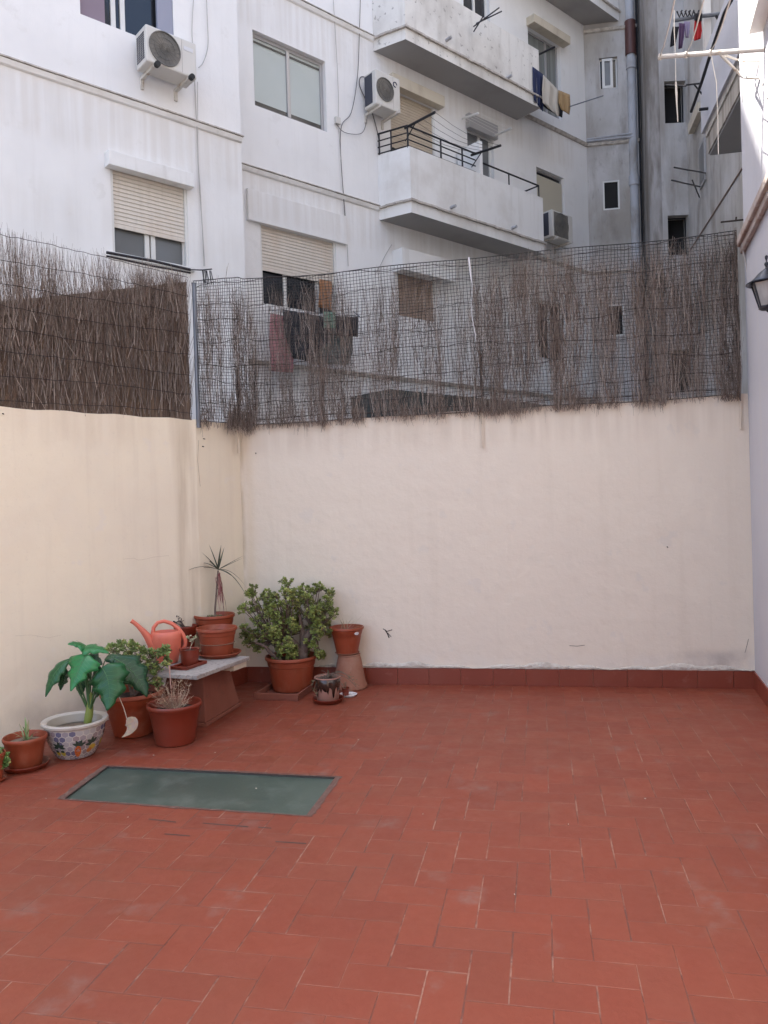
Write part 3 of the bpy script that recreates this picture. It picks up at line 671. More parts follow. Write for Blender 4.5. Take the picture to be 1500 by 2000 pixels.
# solid mass behind corner
mb = MB(); foot = [PB.P(6.3,0,-.3), PD.P(1.1,0,-.35), PE.P(sE0+.5,0,-.5), PE.P(sE1+.5,0,-.5), PE.P(sE1+.5,0,-6), PB.P(6.3,0,-6)]
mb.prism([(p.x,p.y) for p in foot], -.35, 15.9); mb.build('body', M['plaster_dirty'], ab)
# drain pipe
px_ = at(1237, 300, 17.35); mb = MB(); mb.tube([Vector((px_.x, px_.y, z)) for z in (-.3, 16)], .095, 14)
for z in (PD.sz(1238,118)[1]-.2, PD.sz(1238,350)[1]-.15, PD.sz(1238,590)[1]-.1, C3+2): mb.tube([Vector((px_.x,px_.y,z)), Vector((px_.x,px_.y,z+.22))], .115, 14)
dp = mb.build('drain_pipe', M['pipe'], ab, smooth=True)
zt = at(1237,42,17.35).z; zb_ = at(1237,108,17.35).z
mb = MB(); mb.tube([Vector((px_.x,px_.y,zb_)), Vector((px_.x,px_.y,zt))], .12, 14); mb.build('brown_sleeve', M['pipe_brown'], dp, smooth=True)
mb = MB(); mb.tube([Vector((px_.x+.14,px_.y-.02,z)) for z in (-.3,4,8,12,16)], .02, 6); mb.build('cable', M['iron'], ab)
# balconies
def balcony(s0, s1, zf, o=.6, sh=.2, par=.89, name='balcony', m='plaster_balcony', label=None):
    root = MB(); foot = [PB.P(s0,0,.002), PB.P(s0+sh,0,o), PB.P(s1,0,o), PB.P(s1,0,.002)]
    root.prism([(p.x,p.y) for p in foot], zf-.22, zf-.01)
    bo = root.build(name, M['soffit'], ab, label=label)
    mb = MB()
    pts = [PB.P(s0,0,.002), PB.P(s0+sh,0,o), PB.P(s1,0,o), PB.P(s1,0,.01)]
    def off(k): return [PB.P(s0-k*1.0,0,.002), PB.P(s0+sh-k*.8,0,o+k), PB.P(s1+k,0,o+k), PB.P(s1+k,0,.01)]
    P0, P1, P2 = off(0), off(.003), off(-.12)
    # fascia
    for i in range(3):
        a, b_ = P1[i], P1[i+1]; mb.face([a+Vector((0,0,zf-.225)), b_+Vector((0,0,zf-.225)), b_+Vector((0,0,zf-.03)), a+Vector((0,0,zf-.03))])
    mb.build('fascia', M[m], bo)
    mb = MB()
    for i in range(3):
        a, b_, c, d = P0[i], P0[i+1], P2[i+1], P2[i]
        mb.hexa([q+Vector((0,0,zf)) for q in (a,b_,c,d)] + [q+Vector((0,0,zf+par)) for q in (a,b_,c,d)])
    mb.build('parapet', M[m], bo)
    mb = MB(); Q = off(.045)
    rnd = random.Random(int(zf*10))
    for i in range(3):
        n = max(1, int((P0[i+1]-P0[i]).length/.15))
        for k in range(n):
            a, b_ = P0[i].lerp(P0[i+1],k/n), P0[i].lerp(P0[i+1],(k+1)/n); c, d = Q[i].lerp(Q[i+1],(k+1)/n), Q[i].lerp(Q[i+1],k/n)
            j = rnd.uniform(-.006,.006)
            mb.hexa([q+Vector((0,0,zf-.035+j)) for q in (a,b_,c,d)] + [q+Vector((0,0,zf+.012)) for q in (a,b_)] + [q+Vector((0,0,zf-.002+j)) for q in (c,d)])
    mb.build('drip_ledge', M['cornice'], bo)
    return bo
b1 = balcony(0, 3.85, C1, label='lower balcony with a black railing on its white parapet')
b2 = balcony(-.02, 3.85, C2, par=.93, m='plaster_peel', label='upper balcony with peeling white parapet')
b3 = balcony(2.3, 7.25, C3, label='top balcony over the back corner, mostly above the frame')
for (bo, pix) in ((b1, ((882,405),(1001,445))), (b2, ((873,78),(991,152)))):
    for (x, y) in pix: mb = MB(); a, z = PB.sz(x, y, .62); mb.tube([PB.P(a,z,.58), PB.P(a,z,.72)], .028, 10); mb.build('spout', M['pipe'], bo, smooth=True)
# railing on the lower balcony
zt = C1+.89
mb = MB(); e_ = PB.sz(928,300,.56)[0]
def rp(s, z, o=.56): return PB.P(s, z, o)
for k, dz in enumerate((.02,.13,.24,.36)):
    mb.tube([PB.P(.0,zt+dz,.02), PB.P(.2,zt+dz,.56), rp(e_,zt+dz)], .011 if k < 3 else .016, 6)
for s in (.2, 1.0, 1.55, 2.05): mb.tube([rp(s,zt-.02), rp(s,zt+.36)], .016, 6)
for t in (.45, .05): mb.tube([PB.P(.2*t,zt,.02+.54*t), PB.P(.2*t,zt+.36,.02+.54*t)], .014, 6)
s1_, s2_ = PB.sz(943,330,.56)[0], 3.78
mb.tube([rp(s1_,zt+.24), rp(s2_,zt+.24), PB.P(s2_,zt+.24,.1)], .016, 6)
for s in (s1_+ .75, s2_): mb.tube([rp(s,zt-.02), rp(s,zt+.24)], .014, 6)
mb.build('railing', M['iron'], b1)
# partition between the two halves of the balcony
sp_ = PB.sz(934,300,.5)[0]
mb = MB(); mb.pbox(PB, sp_-.06, sp_+.02, C1, zt+.62, .03, .585); mb.build('partition', M['plaster'], b1)
# low annex roofs behind the fence
an = empty('lean_to_roof', PB.P(2, 0, 1), 'dark green lean-to roof seen low through the net', 'roof')
a_ = PB.sz(762,770,1.0)[0]; z_ = PB.sz(800,763,1.0)[1]; z2 = PB.sz(800,800,1.0)[1]
mb = MB(); mb.pbox(PB, a_, a_+4.6, z2-.5, z_, .02, 1.0); mb.build('roof_sheet', M['roof_dark'], an, bevel=.02)
mb = MB(); mb.pbox(PB, a_+.1, a_+4.5, -.35, z2-.5, .02, .9); mb.build('wall', M['plaster'], an)

# ================================================================ right-hand block (far right, with slab balcony)
rb = empty('side_building', PF.P(3, 0), 'grey stained building on the far right with a slab balcony above the fence', 'building')
mb = MB(); mb.face([PF.P(-.6,-.35), PF.P(9,-.35), PF.P(9,16), PF.P(-.6,16)])
mb.face([PF.P(9,-.35), PF.P(9,-.35,-4), PF.P(9,16,-4), PF.P(9,16)]); mb.face([PF.P(-.6,16), PF.P(9,16), PF.P(9,16,-4), PF.P(-.6,16,-4)])
mb.build('wall', M['plaster_dirty'], rb)
mb = MB(); mb.pbox(PF, 0, 6, C1-.015, C1+.01, .001, .015); mb.build('moulding', mat('rust_stained_strip', (.18,.12,.095), .9, [(6,5,.4,.7,(.14,.09,.07),1)]), rb)
fo = .7; pc = at(1383,304,11.3); sF = (pc-PF.o).dot(PF.u); zS = pc.z
fo = (pc-PF.o).dot(PF.n)
mb = MB()
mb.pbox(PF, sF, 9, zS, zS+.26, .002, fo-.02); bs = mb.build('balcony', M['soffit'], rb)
mb = MB(); mb.pbox(PF, sF-.02, 9, zS+.03, zS+.30, fo-.019, fo); mb.build('fascia', mat('dripping_fascia', (.42,.38,.33), .9, [(7,5,.45,.6,(.24,.21,.18),.02), (5,5,.5,.7,(.34,.30,.26),.3,.7)]), bs)
mb = MB(); zP = PF.sz(1376,251,fo+.05)[1]; zQ = PF.sz(1378,101,fo+.05)[1]
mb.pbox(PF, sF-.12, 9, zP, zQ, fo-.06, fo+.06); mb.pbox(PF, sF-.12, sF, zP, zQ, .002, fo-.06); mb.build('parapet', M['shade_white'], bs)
mb = MB(); mb.pbox(PF, sF-.04, 9, zP-.10, zP, .01, fo+.02); mb.build('drip_ledge', M['cornice'], bs)
mb = MB(); a = sF-.06; mb.pbox(PF, a, a+.1, zQ, zQ+3, fo-.08, fo+.02); mb.build('corner_post', M['frame_white'], bs)
mb = MB(); mb.pbox(PF, sF+.2, 9, zP, zQ+3.2, .003, .15); mb.build('enclosed_wall', M['plaster_dirty'], bs)
mb = MB(); mb.tube([PF.at(1383,212,fo+.06), PF.at(1383,212,fo+.06)+PF.n*.12], .022, 8); mb.build('spout', M['iron'], bs)
# window with small canopy on that side wall
a1_, z1_ = PF.sz(1367,290); a2_, z2_ = PF.sz(1380,340)
mb = MB(); mb.pbox(PF, a1_, a2_, z2_-.1, z1_, .002, .03); wn = mb.build('window', M['frame_alu'], rb)
mb = MB(); mb.pbox(PF, a1_+.06, a2_-.06, z2_-.04, z1_-.06, .03, .035); mb.build('pane', M['glass_grey'], wn)
mb = MB(); p = PF.sz(1358,240); mb.pbox(PF, p[0]-.1, p[0]+.8, p[1]-.17, p[1]+.03, .01, .12); mb.build('canopy', M['beige_box'], rb)
mb = MB(); p = PF.sz(1368,600); mb.pbox(PF, p[0]-.2, p[0]+.5, p[1]-.5, p[1]+.35, .002, .05); wn = mb.build('window', M['glass_grey'], rb)
# ================================================================ air conditioners
def ac_unit(pl, tl, br, depth, label, style, wh=None):
    """front face measured at its corners"""
    o0 = .10; o1 = o0+depth
    a0, z1 = pl.sz(*tl, o1); a1, z0 = pl.sz(*br, o1)
    if wh: a1 = a0+wh[0]; z0 = z1-wh[1]
    w_, h_ = a1-a0, z1-z0
    root = empty('air_conditioner', pl.P((a0+a1)/2, z0, .2), label, 'air conditioner', 'outdoor air conditioning units')
    mb = MB(); mb.pbox(pl, a0, a1, z0, z1, o0, o1); mb.build('casing', M['ac'], root, bevel=.018)
    # fan ring and grille
    cx, cz, r = a0+w_*(.36 if style != 2 else .42), z0+h_*.5, min(h_*.45, w_*.34)
    mb = MB(); n = 40
    if style == 2:
        mb.pbox(pl, cx-r, cx+r*1.0, cz-r, cz+r, o1+.001, o1+.006)
    else:
        mb.face([pl.P(cx+r*math.cos(2*math.pi*k/n), cz+r*math.sin(2*math.pi*k/n), o1+.002) for k in range(n)])
    mb.build('fan_opening', M['ac_grey'], root)
    mb = MB()
    for q in (1, .66, .33):
        mb.tube([pl.P(cx+r*q*math.cos(2*math.pi*k/32), cz+r*q*math.sin(2*math.pi*k/32), o1+.012) for k in range(33)], .004 if q < 1 else .008, 4, False)
    for k in range(10): t = math.pi*k/10; mb.tube([pl.P(cx-r*math.cos(t), cz-r*math.sin(t), o1+.014), pl.P(cx+r*math.cos(t), cz+r*math.sin(t), o1+.014)], .003, 4)
    mb.build('fan_grille', M['ac_grey'], root)
    # side intake
    mb = MB(); sx = a0-.003
    if style == 1:
        for k in range(12):
            for j in range(4):
                z = z0+.06+k*(h_-.12)/12; o = o0+.04+j*(depth-.08)/4
                mb.pbox(pl, sx-.002, sx+.004, z, z+(h_-.12)/12*.6, o, o+(depth-.08)/4*.72)
    else: mb.pbox(pl, sx-.004, sx+.004, z0+.05, z1-.04, o0+.02, o1-.09)
    mb.build('side_vent', M['ac_dark'], root)
    mb = MB(); mb.pbox(pl, a0+w_*.70, a0+w_*.704, z0+.02, z1-.02, o1+.0005, o1+.002); mb.build('panel_seam', M['ac_grey'], root)
    if style == 1:
        mb = MB(); mb.pbox(pl, a0+w_*.74, a0+w_*.93, z1-.14, z1-.09, o1+.001, o1+.004); mb.build('name_plate', M['white_plastic'], root)
    elif style == 3:
        mb = MB(); mb.lathe([(0,0)], (0,0,0), 3)
        mb = MB(); q = .04; mb.tube([pl.P(a1-.12+q*math.cos(t*.3), z1-.13+q*math.sin(t*.3), o1+.004) for t in range(18)], .008, 5); mb.build('round_badge', M['navy_cloth'], root)
    for sx_ in (a0+w_*.16, a1-w_*.16):
        mb = MB()
        mb.pbox(pl, sx_-.02, sx_+.02, z0-.04, z0-.001, .001, o1+.06); mb.pbox(pl, sx_-.02, sx_+.02, z0-.15, z0-.04, .001, .03)
        bo = mb.build('wall_bracket', M['bracket'], root)
        if style == 1: mb = MB(); mb.tube([pl.P(sx_, z0-.035, o1+.03), pl.P(sx_, z0-.035, o1+.09)], .035, 10); mb.build('end_cap', M['rubber'], bo)
    return root, (a0, a1, z0, z1, o1)
ac1, q1 = ac_unit(PA, (284,45), (385,155), .30, 'beige air conditioner beneath the dark pane window, on two capped arms', 1)
ac2, q2 = ac_unit(PB, (733,133), (783,222), .30, 'white air conditioner above the black balcony railing', 3)
ac3, q3 = ac_unit(PB, (1078,408), (1103,466), .30, 'grey air conditioner below the beige blind at the balcony end', 2, wh=(.72, .56))
# ================================================================ cables
def cable(pl, pix, label, m='cable', r=.006, name='cable', o=.03):
    pts = [pl.at(x, y, o) for x, y in pix]; out = []
    for i in range(len(pts)-1):
        p0, p1, p2, p3 = pts[max(i-1,0)], pts[i], pts[i+1], pts[min(i+2,len(pts)-1)]
        for k in range(6):
            t = k/6; out.append(.5*((2*p1)+(p2-p0)*t+(2*p0-5*p1+4*p2-p3)*t*t+(3*p1-p0-3*p2+p3)*t*t*t))
    out.append(pts[-1])
    mb = MB(); mb.tube(out, r, 5); o_ = mb.build(name, M[m]); return props(o_, label, 'cable', 'cables on the facade')
def cable_(pl, pix, label, **k):
    o_ = cable(pl, pix, label, **k); return o_
cable(PA, [(378,0),(375,60),(379,130),(384,240),(388,340),(395,440),(400,520)], 'thin cable running down beside the left air conditioner')
cable(PA, [(403,-10),(405,40),(406,90),(397,122),(388,132)], 'grey hose curling into the left air conditioner')
cable(PA, [(386,160),(387,300),(393,400),(398,520)], 'second thin cable below the left air conditioner', r=.004)
cable(PB, [(651,0),(657,100),(661,190),(661,240),(668,340),(676,440),(680,520)], 'pale cable between aluminium window and upper balcony', r=.005)
cable(PB, [(704,-10),(702,60),(698,150),(686,220),(665,258),(672,400),(676,440)], 'dark cable swinging down left of the upper balcony', m='cable_dark', r=.006)
cable(PB, [(655,240),(672,258),(700,262),(712,252),(718,222),(722,205)], 'cable loop reaching the white air conditioner', m='cable_dark', r=.005)
cable(PB, [(722,155),(706,150),(702,165),(712,190),(722,205),(738,262),(742,300)], 'twisted wires beside the white air conditioner', m='cable_dark', r=.009)
cable(PB, [(765,478),(752,500),(742,520),(733,535)], 'cable slanting from the deep white shutter box', m='cable', r=.006)
mb = MB(); a, z = PB.sz(657,238); mb.pbox(PB, a-.05, a+.05, z-.05, z+.06, .001, .06); props(mb.build('junction_box', M['ac'], bevel=.006), 'small junction box where facade cables meet', 'junction box')
mb = MB(); mb.tube([PF.at(x, y, fo+.2) for x, y in ((1436,-20),(1429,0),(1415,25),(1390,98),(1370,162),(1350,218))], .022, 7)
props(mb.build('cable', M['iron']), 'thick black cable slanting in front of the far right balcony', 'cable')
# ================================================================ drying racks, rails
def arm(pts, r=.014, n=6): mb = MB(); mb.tube(pts, r, n); return mb
dr = empty('drying_rack', PB.P(.2, zt if False else C1+1.2, .6), 'clothes lines strung between two black arms on the lower balcony', 'drying rack', 'clothes drying racks')
A0, A1 = PB.at(797,243,.56), PB.at(850,218,.56+.0)
zr = C1+1.26; n_ = PB.n
A0 = PB.P(.2, zr, .5); B0 = PB.P(PB.sz(925,300,.56)[0], zr, .5)
def fit(base, x, y):   # end of an arm sticking straight out from its base towards pixel x,y
    best = None
    for k in range(120):
        q = base + n_*(k*.02) + Vector((0,0,0)); v = q-EYE; d = v.dot(_D); X = 750+FPX*v.dot(CR)/d
        if best is None or abs(X-x) < best[0]: best = (abs(X-x), q)
    q = best[1]; dist = (q-base).length
    # raise so that the row fits
    for kk in range(200):
        qq = q + Vector((0,0,(kk-100)*.01)); v = qq-EYE; d = v.dot(_D); Y = 1000-FPX*v.dot(CU)/d
        if abs(Y-y) < 1.2: return qq
    return q
A1 = fit(A0, 850, 218); B1 = fit(B0, 978, 283)
for p, q in ((A0, A1), (B0, B1)):
    mb = MB(); mb.tube([p-Vector((0,0,.03)), q], .022, 6); mb.tube([p-Vector((0,0,.25)), p.lerp(q,.4)], .010, 5); mb.build('arm', M['iron'], dr)
mb = MB()
for k in range(5):
    t = .15+.85*k/4; a, b_ = A0.lerp(A1,t), B0.lerp(B1,t); mid = a.lerp(b_,.5)-Vector((0,0,.10))
    mb.tube([a, a.lerp(mid,.5)-Vector((0,0,.02)), mid, b_.lerp(mid,.5)-Vector((0,0,.02)), b_], .004, 4)
mb.build('line', M['cable_dark'], dr)
dr2 = empty('drying_rack', PB.P(2.2, C1+2.1, .1), 'small white rack of taut lines above the second balcony door', 'drying rack', 'clothes drying racks')
C_ = [PB.at(903,232,.05), PB.at(935,221,.6), PB.at(964,266,.05), PB.at(1000,250,.6)]
for p, q in ((C_[0],C_[1]),(C_[2],C_[3])):
    mb = MB(); mb.tube([p, q], .02, 6); mb.build('arm', M['frame_white'], dr2)
mb = MB()
for k in range(6): t = k/5; mb.tube([C_[0].lerp(C_[1],t), C_[2].lerp(C_[3],t)], .005, 4)
mb.build('line', M['frame_white'], dr2)
def rack(name, segs, label, m='iron', r=.012):
    root = empty(name, segs[0][0], label, 'drying rack', 'clothes drying racks')
    for sg in segs: mb = MB(); mb.tube(sg, r, 6); mb.build('arm', M[m], root)
    return root
rack('drying_rack', [[PB.at(925,52,.75),PB.at(975,15,1.0)],[PB.at(930,46,.75),PB.at(980,22,1.05)],[PB.at(925,62,.70),PB.at(945,30,.85)]], 'crossed black rack arms on the peeling upper balcony')
rack('drying_rack', [[PB.at(1040,112,.1),PB.at(1083,92,.75)]], 'single black arm in front of the curtained window', r=.022)
rack('drying_rack', [[PB.at(1113,208,.75),PB.at(1178,187,1.0)]], 'grey rod sticking out past the hanging towels', m='steel')
Yp = 11.35
rack('drying_rack', [[at(1340,166,Yp),at(1377,162,Yp)],[at(1355,164,Yp),at(1377,191,Yp)],[at(1301,166,Yp+.3),at(1340,168,Yp)]], 'black rack bracket beside the upper stair opening')
rack('drying_rack', [[PF.at(1317,327,1.2),PF.at(1378,338,.02)],[PF.at(1312,352,1.2),PF.at(1368,365,.02)],[PF.at(1352,352,.5),PF.at(1366,385,.02)]], 'pair of black rack arms above the fence, left of the slab balcony')
rack('drying_rack', [[at(1408,434,9.3),at(1453,429,9.3)],[at(1437,432,9.3),at(1438,424,9.3)]], 'brown rack bar just above the right end of the fence', m='wire', r=.011)
# laundry helper
def cloth(poly, o_pl, off, m, name, label, cat='laundry', group='laundry hung out to dry', wav=.032, solid=.006):
    """poly: list of (x_left,x_right,y_top..) rows in photo coordinates on plane o_pl at distance off"""
    mb = MB(); rows = []; nx = 12
    rnd = random.Random(hash(label) % 1000 if False else len(label))
    ph = rnd.uniform(0, 6)
    for j, (xl, yl, xr, yr) in enumerate(poly):
        rows.append([o_pl.at(xl+(xr-xl)*i/nx, yl+(yr-yl)*i/nx, off+wav*math.sin(i*1.1+ph+.2*j)*(.4+.6*j/len(poly))+.012*math.sin(i*2.7+j)) for i in range(nx+1)])
    sub = []
    for j in range(len(rows)-1):
        for k in range(4): sub.append([rows[j][i].lerp(rows[j+1][i], k/4) for i in range(nx+1)])
    sub.append(rows[-1])
    for j in range(len(sub)-1):
        for i in range(nx): mb.face([sub[j][i], sub[j][i+1], sub[j+1][i+1], sub[j+1][i]])
    o = mb.build(name, M[m], smooth='all', weld=True, solid=solid)
    return props(o, label, cat, group)
cloth([(1040,130,1063,147),(1041,165,1063,185),(1043,195,1060,218)], PB, .62, 'navy_cloth', 'garment', 'navy garment at the left of the upper window laundry')
cloth([(1061,146,1092,178),(1059,175,1091,205),(1060,200,1092,222),(1072,212,1091,228)], PB, .70, 'ecru_cloth', 'towel', 'long off-white towel hanging in the middle of the upper laundry')
cloth([(1091,176,1113,185),(1091,200,1114,210),(1096,214,1112,224)], PB, .74, 'tan_cloth', 'towel', 'short tan towel at the right end of the upper laundry')
cloth([(1045,150,1100,190),(1046,195,1100,212),(1068,213,1098,230)], PB, .5, 'black_cloth', 'garment', 'black cloth showing behind the off-white towel')
G2 = 'laundry hung below the shuttered window'
cloth([(528,612,552,616),(526,670,575,668),(530,725,572,728)], PB, .45, 'pink_cloth', 'garment', 'faded pink garment behind the net at far left of the lower laundry', group=G2)
cloth([(552,604,650,622),(556,650,640,668),(572,700,600,705)], PB, .5, 'black_cloth', 'garment', 'large black garment hanging under the shuttered window', group=G2)
cloth([(590,640,690,640),(596,690,688,690),(606,712,680,712)], PB, .42, 'teal_cloth', 'sheet', 'grey green sheet drooping behind the black garment', group=G2)
cloth([(645,616,700,620),(660,655,699,658)], PB, .55, 'black_cloth', 'garment', 'small dark cloth at the right end of the lower laundry', group=G2)
cloth([(631,608,655,610),(632,640,655,642)], PB, .62, 'green_cloth', 'towel', 'little mint green towel in front of the black garment', group=G2)
cloth([(624,545,648,550),(622,600,648,606)], PB, .12, 'orange_cloth', 'curtain', 'orange brown cloth in the right part of the shuttered window', group=G2)
for q in ((528,608),(700,617)): pass
mb = MB(); mb.tube([PB.at(526,606,.5), PB.at(702,618,.5)], .008, 5); mb.tube([PB.at(528,600,.0), PB.at(527,606,.55)], .01, 5); mb.tube([PB.at(690,608,.0), PB.at(702,618,.55)], .01, 5)
props(mb.build('clothes_line', M['steel']), 'rail holding the lower laundry below the shuttered window', 'clothes line')
# laundry on the far right
Y_ = 11.2
PX = PL(at(1300,60,Y_).x, Y_, 90)
r_ = empty('drying_rack', PX.at(1430,25), 'thick bar carrying the small red and purple laundry, top right', 'drying rack', 'clothes drying racks')
mb = MB(); mb.tube([PX.at(1316,40), PX.at(1365,32), PX.at(1430,25)], .028, 8); mb.build('arm', M['steel'], r_)
mb = MB(); mb.tube([PX.at(1398,30), PX.at(1408,45), PX.at(1430,74)], .02, 6); mb.build('brace', M['iron'], r_)
mb = MB()
for x in (1322,1345,1355,1330,1338): mb.tube([PX.at(x,22,.02), PX.at(x+5,34,.02), PX.at(x+10,20,.02)], .012, 5)
mb.build('peg', M['iron'], r_)
G3 = 'small laundry at the top right'
cloth([(1314,52,1326,52),(1310,72,1322,74),(1309,92,1318,88)], PX, .05, 'black_cloth', 'garment', 'dark sock-like garment at the left of the small top right laundry', group=G3, solid=.004)
cloth([(1326,45,1338,46),(1326,70,1336,72),(1325,96,1332,94)], PX, .1, 'purple_cloth', 'garment', 'purple garment in the small top right laundry', group=G3, solid=.004)
cloth([(1336,42,1348,42),(1337,56,1347,60),(1339,74,1345,74)], PX, .04, 'lilac_cloth', 'garment', 'pale lilac garment beside the red one, top right', group=G3, solid=.004)
cloth([(1357,38,1369,40),(1355,60,1371,60),(1356,80,1368,76)], PX, .06, 'red_cloth', 'garment', 'bright red garment in the small top right laundry', group=G3, solid=.004)
cloth([(1356,26,1372,26),(1356,40,1370,42)], PX, .09, 'black_cloth', 'garment', 'dark cloth folded over the bar above the red garment', group=G3, solid=.004)
# ================================================================ clothes-line frame on the near wall
P_w = PG.at(1494,96); pd = (at(1290,111,5.78)-P_w)
pr_ = empty('clothes_line_pole', P_w, 'white pole frame with taut ropes fixed high on the near right wall', 'clothes line')
L0, L1 = at(1289,111,5.80), P_w
mb = MB(); mb.tube([L0, L1], .0165, 10)
for x in (1290,1344,1393): p = L0.lerp(L1,(x-1289)/(1494-1289)); mb.tube([p-(L1-L0).normalized()*.008, p+(L1-L0).normalized()*.008], .023, 10)
mb.build('pole', M['bracket'], pr_, smooth=True)
J = L0.lerp(L1, .585)
mb = MB(); K1, K2 = PG.at(1484,118), PG.at(1485,152)
mb.tube([J, at(1440,117,5.70), at(1452,119,5.62), K1], .008, 6); mb.tube([J, at(1436,136,5.70), at(1447,148,5.66), at(1458,152,5.6), K2], .011, 6)
mb.tube([K1, K2, PG.at(1489,160), PG.at(1500,192)], .008, 6); mb.build('brace', M['bracket'], pr_, smooth=True)
dG = PG.u
mb = MB()
for x, x2 in ((1290,1319),(1345,1376),(1393,1428)):
    p = L0.lerp(L1,(x-1289)/(1494-1289)); q = at(x2, -6, p.y-2.1); mb.tube([p+Vector((0,0,.015)), p.lerp(q,.33)-Vector((0,0,.02)), p.lerp(q,.66)-Vector((0,0,.02)), q, q+(q-p)*1.2], .0042, 5)
p = L0.lerp(L1,.15)
mb.tube([at(1317,20,5.8), at(1317,60,5.8), at(1319,104,5.79), at(1320,160,5.8)], .003, 5); mb.tube([at(1320,160,5.8), at(1321,180,5.8), at(1322,205,5.8), at(1324,238,5.8)], [.006,.008,.005,.003], 5)
mb.tube([at(1390,112,5.7), at(1399,160,5.7), at(1402,230,5.7), at(1403,302,5.7)], .003, 5)
mb.build('rope', M['rope'], pr_)
cable(PG, [(1447,0),(1449,60),(1449,100),(1450,200)], 'thin cable at the edge of the sunlit wall', r=.003, o=.01)
# ================================================================ lantern
lc = at(1498, 550, 5.05)
ln = empty('wall_lantern', lc, 'dark blue black lantern with glass panes on the near right wall', 'wall lamp')
c = Vector((lc.x, lc.y, 0)); z0 = lc.z
def zpx(y): return at(1498, y, 5.05).z
mb = MB()
mb.lathe([(.002,zpx(498)),(.009,zpx(500)),(.010,zpx(504)),(.005,zpx(508)),(.005,zpx(511)),(.013,zpx(514)),(.014,zpx(517)),(.007,zpx(521)),(.012,zpx(524)),(.030,zpx(528)),(.055,zpx(534)),(.078,zpx(542)),(.098,zpx(547)),(.128,zpx(552)),(.128,zpx(553.5)),(.09,zpx(550)),(.002,zpx(546))], c, 24)
mb.build('hood', M['black_paint'], ln, smooth=True)
def six(r, z, k): t = R(60*k+12); return c+Vector((r*math.cos(t), r*math.sin(t), z))
zt_, zb_ = zpx(552), zpx(600)
mb = MB()
for k in range(6): mb.tube([six(.098,zt_,k), six(.050,zb_,k)], .006, 5)
for k in range(6): mb.tube([six(.098,zt_,k), six(.098,zt_,k+1)], .006, 5); mb.tube([six(.050,zb_,k), six(.050,zb_,k+1)], .008, 5)
mb.lathe([(.052,zb_),(.056,zb_-.006),(.04,zb_-.016),(.012,zb_-.022),(.002,zb_-.034)], c, 18)
mb.build('cage', M['black_paint'], ln, smooth=True)
for k in range(6): mb = MB(); mb.face([six(.094,zt_,k), six(.094,zt_,k+1), six(.048,zb_,k+1), six(.048,zb_,k)]); mb.build('glass_pane', M['lamp_glass'], ln)
wp = PG.P((c-PG.o).dot(PG.u), zpx(575)); mb = MB()
mb.tube([c+Vector((0,0,zb_-.02)), c.lerp(Vector((wp.x,wp.y,0)),.4)+Vector((0,0,zb_-.06)), wp], .008, 6); mb.lathe([(.03,-.06),(.035,0),(.03,.06)], wp, 12); mb.build('wall_arm', M['black_paint'], ln)
# ================================================================ brushwood fence
rf = random.Random(77)
def twig(mb, p, q, r, bend=.02, n=4):
    """crooked tapering twig from p (root end) to q"""
    d = q-p; L_ = d.length; pts = []; off = Vector((0,0,0))
    for i in range(n+1):
        t = i/n; pts.append(p + d*t + off); off += Vector((rf.gauss(0,1), rf.gauss(0,.6), 0))*bend*L_/n
    mb.tube(pts, [r*(1-.55*i/n) for i in range(n+1)], 3, False)
def tone(a=1):
    k = rf.random(); g = rf.uniform(.75, 1.4)*a
    c = (.18,.135,.11) if k < .46 else (.24,.20,.175) if k < .74 else (.10,.07,.055) if k < .84 else (.38,.325,.28)
    return (c[0]*g, c[1]*g, c[2]*g, 1)
# --- left, dense
fl = empty('brushwood_fence', WL.P(0, 2.365), 'dense brown heather screen on the left garden wall with ragged twigs above it', 'fence')
def topline(x): return 588 + (548-588)*x/373           # packed mat's upper edge in the photo
def raggedtop(x): return 440 + (530-440)*(max(x, 0)/372)
sR = WL.sz(376, 700, .02)[0]
def lh(px, py): return WL.sz(px, py, .0)
def s_to_px(s, z, pl=WL, o=0):
    v = pl.P(s, z, o)-EYE; d = v.dot(_D); return 750+FPX*v.dot(CR)/d, 1000-FPX*v.dot(CU)/d
zA, zB = lh(0, 588)[1], lh(373, 548)[1]; sA, sB = lh(0, 588)[0], lh(373, 548)[0]
def ztop(s): return zA+(zB-zA)*(s-sA)/(sB-sA)
rA_, rB_ = lh(0, 440), lh(372, 530)
def zrag(s): return rA_[1]+(rB_[1]-rA_[1])*(s-rA_[0])/(rB_[0]-rA_[0])
S0 = -3.0
mb = MB(); n = 90; g = []
for i in range(n+1):
    s = S0+(sR-S0)*i/n; e = 0 if i < n else 0
    g.append([WL.P(s+ (rf.uniform(-.01,.01) if i == n else 0), z, -.05+.012*rf.random()) for z in [2.33+(ztop(s)-2.33)*j/14 for j in range(15)]])
for i in range(n):
    for j in range(14): mb.face([g[i][j], g[i+1][j], g[i+1][j+1], g[i][j+1]])
mb.build('heather_backing', M['heather_mat'], fl, solid=.02, weld=True)
mb = MB()
for k in range(5200):                                   # packed twigs
    s = rf.uniform(S0, sR); zt_ = ztop(s); z0 = rf.uniform(2.33, zt_-.06); L_ = rf.uniform(.12, .55)
    mb.cur = tone(.85); q = min(z0+L_, zt_+rf.uniform(-.02,.035))
    lean = rf.gauss(0, .05)
    twig(mb, WL.P(s, z0, rf.uniform(-.036,.0)), WL.P(s+lean, q, rf.uniform(-.036,.004)), rf.uniform(.0014,.0034), .04)
mb.build('packed_twigs', M['brown_tint'], fl, kind='stuff')
mb = MB()
tuft = [rf.uniform(S0, sR) for _ in range(34)]
